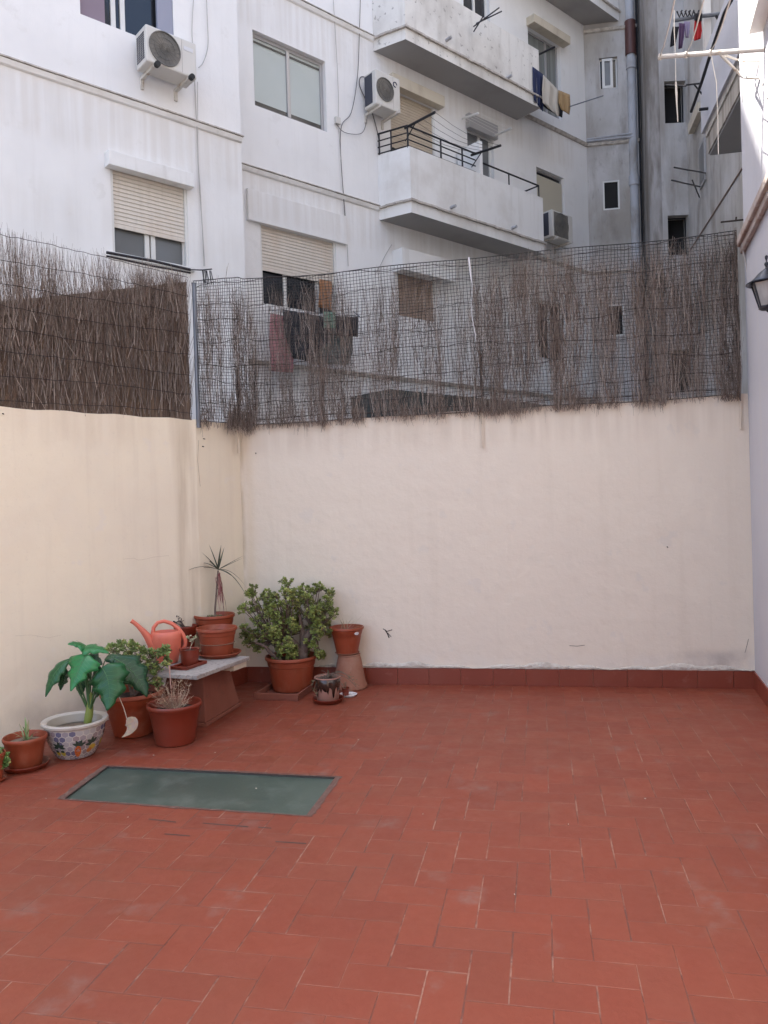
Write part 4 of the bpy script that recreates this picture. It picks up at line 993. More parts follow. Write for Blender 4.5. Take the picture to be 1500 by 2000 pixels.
for k in range(4200):                                    # sparse twigs above
    if rf.random() < .55: s = rf.choice(tuft)+rf.gauss(0,.035)
    else: s = rf.uniform(S0, sR)
    if s > sR-.03: continue
    zt_ = ztop(s); zr_ = zrag(s)
    z0 = zt_-rf.uniform(.05,.3); top = zr_ - abs(rf.gauss(0,.10)) + (.05 if rf.random() < .1 else 0)
    if rf.random() < .45: top = zt_+(zr_-zt_)*rf.uniform(.15,.85)
    mb.cur = tone(.95); twig(mb, WL.P(s, z0, rf.uniform(-.04,-.01)), WL.P(s+rf.gauss(0,.06), top, rf.uniform(-.06,.0)), rf.uniform(.0009,.0024), .09, 5)
mb.build('loose_twigs', M['brown_tint'], fl, kind='stuff')
mb = MB()
for zz in [2.42+.165*k for k in range(11)]:
    pts = []; s = S0
    while s < sR: pts.append(WL.P(s, zz+.012*math.sin(s*3+zz*7)+rf.uniform(-.006,.006)+ .05*(s-sR)*0, .004)); s += .06
    pts = [p for p in pts if p.z < zrag((p-WL.o).dot(WL.u))-.05]
    if len(pts) > 2: mb.tube(pts, .0022, 4)
mb.build('binding_wire', M['wire'], fl)
# --- net on the back and corner walls
fr = empty('net_fence', WB.P(1.5, 2.4), 'black plastic net fence with thinning brown heather twigs above the back wall', 'fence')
# the run of the fence: corner panel then back wall
poly = [W1+WC.u*.02, W2+WB.u*.08+WC.n*.0, W3-WB.u*.06]
runs = [(poly[0], poly[1]), (poly[1], poly[2])]
cum = [0, (poly[1]-poly[0]).length]; cum.append(cum[1]+(poly[2]-poly[1]).length)
def FP(s, z, o=0):
    if s < cum[1]: a, b_ = runs[0]; t = s/cum[1]
    else: a, b_ = runs[1]; t = (s-cum[1])/(cum[2]-cum[1])
    d = (b_-a).normalized(); n = Vector((d.y, -d.x, 0)); n = n if n.dot(-a) > 0 else -n
    p = a.lerp(b_, t) + n*(o+.008); return Vector((p.x, p.y, z))
def px_to_s(x, y=650):
    """fence run coordinate under photo column x"""
    best = None
    for k in range(0, 401):
        s = cum[2]*k/400; v = FP(s, 3.0)-EYE; X = 750+FPX*v.dot(CR)/v.dot(_D)
        if best is None or abs(X-x) < best[0]: best = (abs(X-x), s)
    return best[1]
def s_z(x, y):
    s = px_to_s(x + .03*(y-650) * 0)
    v0 = FP(s, 0); r_ = ray(x, y); t = math.hypot(v0.x, v0.y)/math.hypot(r_.x, r_.y)
    return s, EYE.z + r_.z*t
tops = [s_z(*q) for q in ((380,548),(470,543),(560,541),(650,535),(760,522),(860,510),(980,498),(1100,488),(1210,478),(1330,466),(1462,448))]
def interp(tb, s):
    if s <= tb[0][0]: return tb[0][1]
    for a, b_ in zip(tb, tb[1:]):
        if s <= b_[0]: return a[1]+(b_[1]-a[1])*(s-a[0])/max(1e-6, b_[0]-a[0])
    return tb[-1][1]
def ft(s): return interp(tops, s)
def fb(s): return 2.355+.055*s/cum[2]
mb = MB(); NS = int(cum[2]/.0285); NZ = 46
G = []
for i in range(NS+1):
    s = cum[2]*i/NS; row = []
    for j in range(NZ+1):
        t = j/NZ
        ds = .006*math.sin(j*.31+i*.05)+.004*math.sin(i*.9+j*.13)+rf.uniform(-.0015,.0015)
        z = fb(s)+(ft(s)-fb(s))*t + .006*math.sin(i*.12+j*.4)
        row.append(FP(min(max(s+ds, .001), cum[2]-.001), z, .012*math.sin(i*.07+j*.09)+.012))
    G.append(row)
def strip(pts, r):
    mb.tube(pts, r, 3, False)
for i in range(NS+1): strip(G[i], .0022)
for j in range(NZ+1): strip([G[i][j] for i in range(NS+1)],   .0022 if j not in (0, NZ) else .0045)
mb.build('plastic_net', M['net'], fr)
# twigs: weight over the run, in photo columns (x0, x1, y0, y1, count, tone)
Z = [(386,475,560,815,300,1),(452,480,560,830,170,.85),(455,720,700,826,560,.9),(520,700,560,720,330,.85),(700,780,560,820,160,1),(690,980,640,815,300,1),
     (770,850,530,640,80,1.1),(925,985,555,840,420,.78),(1008,1048,505,720,300,.8),(1000,1035,640,760,110,.8),(1045,1110,560,700,260,.85),(1040,1190,640,810,430,.85),(980,1480,490,600,560,.95),(1110,1180,500,680,200,.9),
     (1180,1290,520,800,520,.95),(1230,1262,520,790,170,.75),(1290,1350,490,780,400,.9),(1318,1362,560,700,190,.8),(1380,1466,455,620,260,.75),(1415,1450,470,620,160,.6),(1405,1466,660,790,260,.7),(1440,1466,600,790,120,.7),(1350,1450,600,780,260,.9),(400,1460,560,800,1300,.95),
     (440,720,790,826,420,.85),(780,1220,775,815,240,.85),(960,1465,505,780,900,1),(400,960,600,810,500,1)]
mb = MB()
for (x0,x1,y0,y1,cnt,tn) in Z:
    s0, s1 = px_to_s(x0), px_to_s(x1); sm = (s0+s1)/2
    zt0 = s_z((x0+x1)/2, y0)[1]; zb0 = s_z((x0+x1)/2, y1)[1]
    wide = (x1-x0) > 80
    cl = [rf.uniform(s0, s1) for _ in range(max(3, int((s1-s0)/.07)))]
    for k in range(int(cnt*(1.5 if x0 < 990 else 1.05))):
        s = rf.choice(cl)+rf.gauss(0,.022) if wide else rf.uniform(s0, s1)
        s = min(max(s, .01), cum[2]-.01)
        za = rf.uniform(zb0, zt0); L_ = min(rf.uniform(.08,.42), max(.08, zt0-zb0)); zb2 = za-L_*rf.random(); ze = min(zb2+L_, ft(s)+rf.uniform(-.16,.03)); zb2 = max(zb2, fb(s)-rf.uniform(.0,.06))
        if ze-zb2 < .03: continue
        mb.cur = tone(tn*.95); o_ = rf.uniform(-.03,.04) if zb2 > fb(s)+.02 else rf.uniform(.015,.05)
        twig(mb, FP(s, zb2, o_), FP(min(max(s+rf.gauss(0,.035),.005),cum[2]-.005), ze, o_+rf.uniform(-.02,.02)), rf.uniform(.0009,.0022), .07, 4)
# fringe hanging over the wall face
for (x0,x1,cnt) in ((384,400,60),(440,482,420),(482,720,300),(820,880,50),(905,1010,260),(1010,1060,40),(1100,1185,60),(1185,1300,150),(700,1300,90)):
    s0, s1 = px_to_s(x0), px_to_s(x1); cl = [rf.uniform(s0,s1) for _ in range(8)]
    for k in range(cnt):
        s = rf.choice(cl)+rf.gauss(0,.02); s = min(max(s,.01),cum[2]-.01); z = fb(s)
        mb.cur = tone(.85); twig(mb, FP(s, z+rf.uniform(0,.12), .02), FP(s+rf.gauss(0,.03), z-abs(rf.gauss(0,.05)), rf.uniform(.02,.05)), rf.uniform(.001,.0024), .10, 4)
# single long stalks poking above the net
for (x,y,x2,y2) in ((441,560,443,522),(444,540,448,515),(1067,560,1064,486),(1080,545,1068,480),(1090,520,1082,478),(1122,535,1120,486),(1265,520,1266,478),(1310,505,1318,462),(1350,500,1344,455),(972,555,960,520),(640,560,650,528),(1420,470,1414,440),(1438,470,1446,444)):
    a = s_z(x,y); b_ = s_z(x2,y2); mb.cur = (.28,.23,.19,1); twig(mb, FP(a[0],a[1],.02), FP(b_[0],b_[1],.03), .0024, .03, 4)
mb.build('heather_twigs', M['brown_tint'], fr, kind='stuff')
mb = MB()
for k, t in enumerate((.12,.27,.42,.56,.70,.84,.97)):
    pts = []; s = .02
    while s < cum[2]: pts.append(FP(s, fb(s)+(ft(s)-fb(s))*t+.03*math.sin(s*1.7+k*2)+.012*math.sin(s*9+k)+rf.uniform(-.008,.008), .03)); s += .05
    mb.tube(pts, .0028, 4)
pts = []; s = .3
while s < cum[2]: pts.append(FP(s, fb(s)+.045+.006*math.sin(s*6), .02)); s += .06
mb.tube(pts, .005, 5)
mb.build('binding_wire', M['wire'], fr)
# posts: grey tube at the corner, angle irons let into the wall face
p0 = onz(383, 818, 2.37); cp = FP(px_to_s(383), 0, .0)
mb = MB(); mb.tube([Vector((cp.x,cp.y,2.30)), Vector((cp.x,cp.y,s_z(380,553)[1]))], .019, 12); mb.disc((cp.x,cp.y,s_z(380,553)[1]+.002), .024, 12)
mb.build('steel_post', M['steel'], fr, smooth=True)
for (x, yt, yb, xb) in ((461,545,885,466),(938,505,873,943),(1455,448,838,1456)):
    s = px_to_s(x); p = FP(s, 0, .0); zt_ = s_z(x, yt)[1]; zb_ = s_z(x, yb)[1]
    d = WB.u; mb = MB(); base = Vector((p.x, p.y, 0))
    def strip_(z0, z1, m_, o0):
        q = [base+WB.n*o0-d*.011, base+WB.n*o0+d*.011, base+WB.n*(o0+.004)+d*.011, base+WB.n*(o0+.004)-d*.011]
        m_.hexa([v+Vector((0,0,z0)) for v in q]+[v+Vector((0,0,z1)) for v in q])
        q = [base+WB.n*(o0-.0)-d*.011, base+WB.n*(o0-.0)-d*.007, base+WB.n*(o0+.02)-d*.007, base+WB.n*(o0+.02)-d*.011]
        m_.hexa([v+Vector((0,0,z0)) for v in q]+[v+Vector((0,0,z1)) for v in q])
    strip_(fb(s), zt_ if x > 1400 else fb(s)+.5, mb, -.03); mb.build('angle_post', M['wire'], fr)
    mb = MB(); strip_(zb_, fb(s)-.002, mb, .001); mb.tube([base+WB.n*.006+Vector((0,0,zb_+.04)), base+WB.n*.014+Vector((0,0,zb_+.04))], .006, 6)
    mb.build('post_foot', M['cream_back'], fr)
# white cable dangling on the net, rag tied to the corner post
mb = MB(); pts = [s_z(*q) for q in ((921,506),(923,540),(926,560),(924,590),(925,620),(928,655),(930,668))]
mb.tube([FP(a,z,.05) for a, z in pts], [.009,.008,.002,.0015,.003,.005,.002], 6)
props(mb.build('plastic_strip', M['white_plastic'], smooth=True), 'white plastic strip hanging down the front of the net', 'strip')
mb = MB()
for k in range(16):
    a, z = s_z(395+rf.uniform(0,17), 530); twig(mb, FP(a,z,.03), FP(a+rf.gauss(0,.01), z-rf.uniform(.08,.16), .05), .004, .05)
a0_ = s_z(395,529); a1_ = s_z(413,527)
mb.tube([WL.at(208,493,-.2), WL.at(300,510,-.15), WL.at(372,527,-.1)], .012, 6); mb.tube([WL.at(208,500,-.2), WL.at(300,520,-.15), WL.at(372,533,-.1)], .008, 6)
mb.tube([WL.at(372,527,-.1), FP(*a0_,.03), FP(*a1_,.03)], .006, 5)
props(mb.build('frayed_rope', M['iron']), 'frayed dark rope end hanging beside the grey corner post', 'rope')
mb = MB(); pts = [(1447,448),(1449,480),(1456,510),(1461,540),(1466,580),(1469,640),(1470,720),(1468,760)]
pp = []
for x, y in pts: v = ray(x, y); q = FP(cum[2]-.005, 0); t = q.y/v.y; pp.append(EYE+v*t*.985)
mb.tube(pp, [.006]*8, 6)
props(mb.build('cable', M['cable']), 'pale cable running down the right end of the net', 'cable')
# ================================================================ pots and plants
rp_ = random.Random(5)
ZUP = Vector((0,0,1))
def toward():    # horizontal unit vector from camera into scene at a point
    pass
def locate(cx, yf, rpx, zb=0):
    p = onz(cx, yf, zb); d = (p-EYE).dot(_D); sc_ = FPX/d; r = rpx/sc_
    h = Vector((p.x, p.y, 0)).normalized(); c = p + h*r; c.z = zb
    return c, FPX/((c-EYE).dot(_D))
def pot_profile(rb, rt, h, rim=.03, style='band', wall=.006):
    k = rt-rb
    def R_(t): return rb+(rt*.93-rb)*t
    if style == 'band':
        return [(.001,.0),(rb*.9,0),(rb,.006),(R_(.55),h*.55),(R_(.72),h*.72),(R_(.72)*1.03,h*.735),(R_(1),h-rim),(rt*.97,h-rim+.003),(rt,h-rim*.7),(rt,h-.006),(rt*.985,h),(rt*.94,h),(rt*.92,h-.008),(R_(1)-wall,h-rim),(R_(.8)-wall,h*.82)]
    if style == 'roll':
        return [(.001,.0),(rb*.92,0),(rb,.008),(R_(.5),h*.5),(R_(.95),h-rim*1.2),(rt*.955,h-rim),(rt*.985,h-rim*.75),(rt,h-rim*.45),(rt*.99,h-rim*.15),(rt*.965,h),(rt*.93,h-rim*.1),(rt*.90,h-rim*.6),(R_(.9)-wall,h-rim*1.4),(R_(.8)-wall,h*.80)]
def potted(name, label, cat, cx, yf, rbx, rtx, hx, zb=0, style='band', m='terra', soil='soil', fill=.80, group=None, rim=.028, lift=0):
    c, s_ = locate(cx, yf, rbx, zb); c.z = zb+lift
    rb, rt, h = rbx/s_, rtx/s_, hx/s_
    root = empty(name, c, label, cat, group)
    mb = MB(); prof = pot_profile(rb, rt, h, rim, style); mb.lathe(prof, c, 48)
    mb.build('pot', M[m], root, smooth=True)
    mb = MB(); rs = prof[-1][0]-.0005; z = h*fill; mb.lathe([(.001,z+.012),(rs*.5,z+.008),(rs*.96,z),(rs+.004,z-.003)], c, 36); mb.build('soil', M[soil], root, smooth=True)
    return root, c, rb, rt, h, s_
def saucer(cx, yf, rx, label, zb=0, m='terra', hx=6, c=None, s_=None):
    if c is None: c, s_ = locate(cx, yf, rx*.85, zb)
    r, h = rx/s_, hx/s_
    root = MB(); root.lathe([(.001,0),(r*.80,0),(r*.84,.003),(r,h*.9),(r*.995,h),(r*.95,h),(r*.80,.006),(.001,.006)], Vector((c.x,c.y,zb)), 48)
    o = root.build('saucer', M[m], smooth=True); props(o, label, 'saucer', 'saucers under the pots'); return c, s_
def sq_tray(cx, yf, wx, hx, label, zb=0, deg=12, m='pedestal', s_=None, dy=None):
    c, s_ = locate(cx, yf, wx*.5, zb); hw = wx/2/s_/1.12; h = hx/s_
    root = MB(); root.box((c.x,c.y,0), hw, dy or hw, zb, zb+.008, deg)
    u, v = H2(deg), H2(deg-90)*-1
    for sgn in (-1, 1):
        root.box(Vector((c.x,c.y,0))+u*sgn*(hw-.008), .008, (dy or hw), zb+.0085, zb+h, deg)
        root.box(Vector((c.x,c.y,0))+v*sgn*((dy or hw)-.008), hw-.0165, .008, zb+.0085, zb+h, deg)
    o = root.build('plant_tray', M[m], bevel=.003); props(o, label, 'tray'); return c, s_
def blade(mb, pts, w, up=ZUP, fold=.25):
    """narrow folded leaf along pts"""
    n = len(pts); L_, R__, C_ = [], [], []
    for i, p in enumerate(pts):
        d = (pts[min(i+1,n-1)]-pts[max(i-1,0)]).normalized(); sd_ = d.cross(up)
        if sd_.length < .1: sd_ = d.cross(Vector((0,1,0)))
        sd_.normalize(); t = i/(n-1); ww = w*(min(1, .5+3*t))*(1-t**2.2)+.0004; nn = sd_.cross(d)
        L_.append(p-sd_*ww+nn*ww*fold); R__.append(p+sd_*ww+nn*ww*fold); C_.append(p)
    for i in range(n-1): mb.face([L_[i],C_[i],C_[i+1],L_[i+1]]); mb.face([C_[i],R__[i],R__[i+1],C_[i+1]])
def curve(a, b_, sag=0, side=Vector((0,0,0)), n=10):
    mid = a.lerp(b_, .5)+Vector((0,0,sag))+side
    return [a*(1-t)**2+mid*2*t*(1-t)+b_*t*t for t in [k/n for k in range(n+1)]]
def pz(x, y, c, dy=0):
    """point seen at photo x,y in the upright plane through c facing the camera (dy further away)"""
    h = Vector((c.x, c.y, 0)).normalized(); v = ray(x, y); t = ((Vector((c.x,c.y,0))).dot(h)+dy)/v.dot(h); return EYE+v*t
def jleaf(mb, p, d, L_, w, tk):
    """thick spoon-shaped succulent leaf from p along d"""
    d = d.normalized(); s_ = d.cross(ZUP)
    if s_.length < .15: s_ = d.cross(Vector((1,0,0)))
    s_.normalize(); n = s_.cross(d); ang = rp_.uniform(-.8,.8); s2 = s_*math.cos(ang)+n*math.sin(ang); n2 = -s_*math.sin(ang)+n*math.cos(ang)
    prof = [(0,.12),(.25,.55),(.6,1),(.85,.8),(1,.05)]; k = len(mb.v); m_ = 6
    for t, ww in prof:
        cc = p+d*L_*t+n2*(.12*L_*t*t)
        for j in range(m_):
            a = 2*math.pi*j/m_; mb.v.append(cc+s2*math.cos(a)*w*ww+n2*math.sin(a)*tk*ww)
    for i in range(len(prof)-1):
        for j in range(m_): mb.f.append((k+i*m_+j, k+i*m_+(j+1) % m_, k+(i+1)*m_+(j+1) % m_, k+(i+1)*m_+j)); mb.c.append(mb.cur); mb.uv.append(None); mb.mi.append(0)
def jade(root, c, base, clusters, nleaf, leaf, green, bark_r=.02, depth=.16, yellow=.15, forks=None):
    """branches from base to photo-located leaf clusters; clusters: (x, y, radius_px)"""
    s_ = FPX/((Vector((c.x,c.y,c.z))-EYE).dot(_D)); lm, bm2 = MB(), MB()
    cenx = sum(q[0] for q in clusters)/len(clusters); ceny = min(q[1] for q in clusters)
    fk = forks or [(cenx-30, 0), (cenx, 0), (cenx+30, 0)]
    F_ = []
    for (fx, fy) in fk: F_.append(pz(fx, fy, c, rp_.uniform(-.06,.06)))
    for f in F_: bm2.tube(curve(base, f, .0, Vector((rp_.uniform(-.02,.02),rp_.uniform(-.02,.02),0)), 6), [bark_r*(1-.07*i) for i in range(7)], 8)
    for (x, y, r) in clusters:
        for rep in range(2):
            q = pz(x+rp_.gauss(0,4)*rep, y+rp_.gauss(0,4)*rep, c, rp_.uniform(-depth, depth)); rr = r/s_
            f = min(F_, key=lambda g: (g-q).length)
            cv = curve(f, q, -.02*rp_.random(), Vector((rp_.gauss(0,.015),rp_.gauss(0,.015),0)), 6)
            bm2.tube(cv, [bark_r*.28*(1-.1*i) for i in range(7)], 6)
            tips = []
            for k in range(max(3, int(nleaf*.6))):
                d = Vector((rp_.gauss(0,1), rp_.gauss(0,1), rp_.gauss(.25,.8))).normalized(); tp = q+d*rr*rp_.uniform(.35,1.0)
                bm2.tube([q-(q-f).normalized()*rr*.5, tp], [bark_r*.12, bark_r*.08], 5, False); tips.append((tp, d))
            for tp, d in tips:
                g = rp_.uniform(.6,1.35); yl = rp_.random() < yellow
                a0 = rp_.uniform(0, 3.14)
                u = d.cross(Vector((.3,.5,.8))).normalized(); v = d.cross(u)
                for k in range(7):
                    cc = green if not yl else (.30,.32,.10); gg = g*rp_.uniform(.75,1.25)
                    lm.cur = (cc[0]*gg, cc[1]*gg, cc[2]*gg, 1)
                    a = a0+k*1.75; el = .25+.22*k
                    dd = (u*math.cos(a)+v*math.sin(a))*math.cos(el)+d*math.sin(el)
                    jleaf(lm, tp-d*.012*(1-k/7), dd+Vector((0,0,.15)), leaf*rp_.uniform(.75,1.2), leaf*.36, leaf*.11)
    bm2.build('branches', M['bark'], root, smooth='all'); lm.build('leaves', M['jade'], root, smooth='all')

# ---- marble topped bench on clay pedestals
SH = .43
ca = onz(384,1320,SH); cb = onz(487.6,1282,SH)
u_ = Vector(((cb-ca).x,(cb-ca).y,0)); Ln = u_.length; u_.normalize(); v_ = Vector((-u_.y, u_.x, 0)); BH = math.degrees(math.atan2(u_.x, u_.y))
WD = .62
bench = empty('plant_bench', (ca.x, ca.y, 0), 'marble slab laid over tapered clay pedestals, carrying pots and the watering can', 'bench')
def BP(a, b_): return Vector((ca.x,ca.y,0))+u_*a+v_*b_
mb = MB(); mb.prism([BP(0,0)[:2], BP(Ln,0)[:2], BP(Ln,WD)[:2], BP(0,WD)[:2]], SH-.03, SH); mb.build('slab', M['marble'], bench, bevel=.004)
mb = MB(); mb.prism([BP(Ln-.20,.02)[:2], BP(Ln-.02,.02)[:2], BP(Ln-.02,.5)[:2], BP(Ln-.20,.5)[:2]], SH-.075, SH-.0305); mb.build('packing_board', M['beige_box'], bench)
e0, e1 = onz(403,1421), onz(472,1378); t0, t1 = onz(401,1330,SH-.08), onz(452,1312,SH-.08)
pd_ = (e1-e0); pL = pd_.length; pu = pd_.normalized(); pv = Vector((-pu.y, pu.x, 0)); wB = .42
def ped(e0, L_, w_):
    mb = MB(); E_ = [e0, e0+pu*L_, e0+pu*L_+pv*w_, e0+pv*w_]; cc = sum(E_, Vector())/4
    sh_ = [cc+(p-cc)*.95 for p in E_]; tp_ = [cc+(p-cc)*.68 for p in E_]
    mb.prism([p[:2] for p in E_], 0, .03); mb.prism([p[:2] for p in sh_], .03, SH-.031, [p[:2] for p in tp_])
    return mb.build('pedestal', M['pedestal'], bench, bevel=.006)
ped(e0, pL, wB)

# ---- pots on the floor, left to right
r, c, rb, rt, h, s_ = potted('potted_plant', 'small pot with a fleshy green plant, cut off by the left edge of the photo', 'potted plant', -17, 1532, 20, 27, 56, fill=.85)
saucer(0, 0, 28, 'saucer at the far left edge, partly out of the photo', c=c, s_=s_)
jade(r, c, c+Vector((0,0,h*.8)), [(0,1475,9),(5,1490,9),(-10,1470,10),(8,1480,7),(-25,1470,12)], 9, .034, (.10,.20,.05), .006, .04, forks=[(-5,1485)])
GP = 'terracotta pots'
r, c, rb, rt, h, s_ = potted('potted_plant', 'orange pot with a sparse variegated spider plant, left of the mosaic bowl', 'potted plant', 51, 1508, 29, 41, 62, fill=.80, soil='soil_dry', rim=.03, lift=.004, style='roll')
saucer(0, 0, 44, 'terracotta saucer under the spider plant pot', c=c, s_=s_, m='terra_dark', hx=11)
mb = MB()
bs = c+Vector((0,0,h*.8))
for (x, y, g) in ((49,1400,0),(37,1413,1),(27,1427,0),(62,1420,0),(75,1430,1),(18,1432,1),(44,1418,0),(70,1438,0),(30,1440,1),(56,1405,1)):
    q = pz(x, y, c, rp_.uniform(-.05,.05)); mb.cur = (.45,.46,.28,1) if g else (.20,.30,.12,1)
    blade(mb, curve(bs+Vector((rp_.gauss(0,.01),rp_.gauss(0,.01),0)), q, .03, n=8), .0085)
mb.build('leaves', M['dry'], r)

# mosaic bowl with the big leaved plant
c, s_ = locate(149, 1484, 33); H_ = 70/s_; k = 1/s_
prof = [(.001,0),(30*k,0),(34*k,2*k),(37*k,6*k),(46*k,22*k),(52*k,38*k),(55*k,52*k),(55.5*k,60*k),(57*k,63*k),(61*k,65*k),(62*k,69*k),(61*k,71*k),(55*k,71*k),(51*k,68*k),(50*k,52*k)]
root = empty('potted_plant', c, 'white bowl with hexagon mosaic and fruit motifs holding a large glossy dark green plant', 'potted plant')
mb = MB(); mb.lathe(prof, c, 56); pot = mb.build('bowl', M['ceramic'], root, smooth=True)
mb = MB(); mb.lathe([(.001,50*k),(50.5*k,50*k)], c, 40); mb.build('soil', M['soil_dry'], root)
def bowl(th, z, off=.0015):
    for (r0, z0), (r1, z1) in zip(prof, prof[1:9]):
        if z0 <= z <= z1+1e-9: rr = r0+(r1-r0)*(z-z0)/max(1e-9, z1-z0); break
    else: rr = prof[7][0]
    return c+Vector(((rr+off)*math.cos(th), (rr+off)*math.sin(th), z))
mb = MB(); hexr = 6.6*k; row = 0; z = 6*k
while z < 60*k:
    rr = 48*k; n = 27
    for j in range(n):
        th = 2*math.pi*(j+.5*(row % 2))/n
        q = rp_.random()
        mb.cur = (.30,.27,.29,1) if q < .45 else (.38,.36,.36,1) if q < .7 else (.13,.13,.20,1) if q < .82 else (.27,.22,.23,1)
        pts = []
        for a in range(6):
            t = R(60*a+30); dz = hexr*.86*math.sin(t); zz = min(max(z+dz, 2.2*k), 60.5*k); pts.append(bowl(th+hexr*.86*math.cos(t)/rr, zz, .0012))
        mb.face(pts)
    z += hexr*1.5; row += 1
# fruit and leaf motifs
cam_th = math.atan2(-c.y, -c.x)
def motif(px_, pyz, shape, colr, off=.0026):
    th0 = cam_th + math.asin(max(-.95, min(.95, px_/52.0))); pts = []
    mb.cur = colr
    for (x, y) in shape: pts.append(bowl(th0+x*k/(50*k), min(max((pyz+y)*k, 2*k), 60*k), off))
    mb.face(pts)
def oval(w_, h_, n=12, rot=0): return [((w_*math.cos(t)*math.cos(rot)-h_*math.sin(t)*math.sin(rot)), (w_*math.cos(t)*math.sin(rot)+h_*math.sin(t)*math.cos(rot))) for t in [2*math.pi*i/n for i in range(n)]]
def leafm(L_, w_, rot): return [((x*math.cos(rot)-y*math.sin(rot)), (x*math.sin(rot)+y*math.cos(rot))) for x, y in ((0,0),(L_*.3,w_),(L_*.7,w_*.7),(L_,0),(L_*.7,-w_*.7),(L_*.3,-w_))]
DG = (.035,.06,.045,1)
for rot in (.4, 1.5, 2.6, -.2, 3.3): motif(-31, 30, leafm(13,3.2,rot), DG)
for x in (-36, -26): motif(x, 17, oval(5,6), (.42,.34,.05,1), .0034); motif(x, 21, oval(4,3), DG, .004)
motif(4, 19, oval(6.5,12), (.50,.13,.035,1), .0034)
for dx, dz in ((-3,5),(2,8),(0,0),(3,-4),(-2,-6),(4,3),(-4,-1)): motif(4+dx, 19+dz, oval(1,1,6), (.12,.03,.02,1), .0042)
for rot in (.5, 1.2, 2.0, 2.6): motif(6, 30, leafm(14,3,rot), DG)
motif(32, 23, oval(8,6), (.50,.36,.06,1), .0034); motif(27, 18, oval(6,5), (.45,.17,.05,1), .004)
for rot in (.8, 1.6, 2.4, 3.2): motif(30, 31, leafm(14,3.6,rot), DG)
motif(48, 26, oval(5,8), (.5,.40,.10,1), .0034); motif(50, 40, leafm(10,3,1.4), DG)
mb.build('mosaic', M['mosaic'], pot)
# stalk and leaves
mb = MB(); b0 = c+Vector((0,0,50*k)); sc0 = pz(168,1412,c)
mb.tube([pz(171,1412,c), pz(174,1395,c), pz(176,1378,c), pz(177,1362,c), pz(178,1352,c)], [.026,.028,.022,.016,.004], 10); mb.build('stalk', M['bulb'], root, smooth=True)
leafcols = [(.016,.17,.045),(.010,.088,.026),(.008,.055,.021),(.02,.15,.05)]
def bigleaf(mb, pts, widths, nrm, colr, fold=.18, vein=None):
    n = len(pts); rows = []
    for i, p in enumerate(pts):
        d = (pts[min(i+1,n-1)]-pts[max(i-1,0)]).normalized(); sd_ = d.cross(nrm).normalized(); nn = sd_.cross(d)
        w_ = widths[i]; ww_l, ww_r = (w_ if not isinstance(w_, tuple) else w_[0]), (w_ if not isinstance(w_, tuple) else w_[1])
        rows.append([p+sd_*(-ww_l)+nn*(-ww_l*fold), p+sd_*(-ww_l*.55)-nn*(-ww_l*.02), p, p+sd_*(ww_r*.55)-nn*(-ww_r*.02), p+sd_*ww_r+nn*(-ww_r*fold)])
    for i in range(n-1):
        for j in range(4):
            mb.cur = (*[v*rp_.uniform(.92,1.08) for v in colr], 1); mb.face([rows[i][j], rows[i][j+1], rows[i+1][j+1], rows[i+1][j]])
LV = [ # (photo points base->tip, half widths px, depth base, depth tip, colour, normal tilt)
 ([(160,1268),(175,1262),(195,1266),(213,1276)], [3,17,15,12,9,5,1], .02, -.05, 0, (0,-.35,1)),
 ([(178,1270),(158,1257),(142,1254),(133,1259)], [3,10,14,12,8,6,1], .05, .0, 0, (0,-.4,1)),
 ([(170,1278),(158,1295),(148,1322),(138,1350)], [5,27,24,17,13,6,1], -.05, -.14, 0, (-.2,-1,.45)),
 ([(138,1288),(112,1300),(98,1325),(89,1361)], [2,7,12,12,11,6,1], .03, .0, 1, (-.5,-1,.4)),
 ([(199,1304),(214,1322),(218,1352),(209,1388)], [9,28,27,23,17,10,1], -.10, -.18, 1, (.1,-1,.4)),
 ([(224,1286),(252,1300),(276,1326),(287,1361)], [5,14,24,20,14,8,1], -.03, -.08, 2, (.4,-1,.5)),
 ([(165,1300),(160,1318),(156,1340),(158,1360)], [3,10,13,12,9,5,1], .08, .10, 2, (0,-1,.4)),
 ([(128,1305),(123,1320),(119,1335),(118,1348)], [2,5,8,8,6,3,1], .05, .05, 2, (0,-1,.4)),
 ([(180,1290),(172,1282),(185,1288),(200,1298)], [3,9,14,12,10,6,1], .06, .04, 2, (0,-.8,.7)),
 ([(205,1290),(220,1280),(238,1284),(246,1296)], [3,9,11,10,8,5,1], .04, .04, 2, (0,-.6,.8)),
 ([(190,1300),(196,1330),(192,1350),(188,1362)], [3,9,12,10,8,4,1], .10, .10, 2, (0,-1,.3)),
]
vn = MB(); st = MB(); lm = MB()
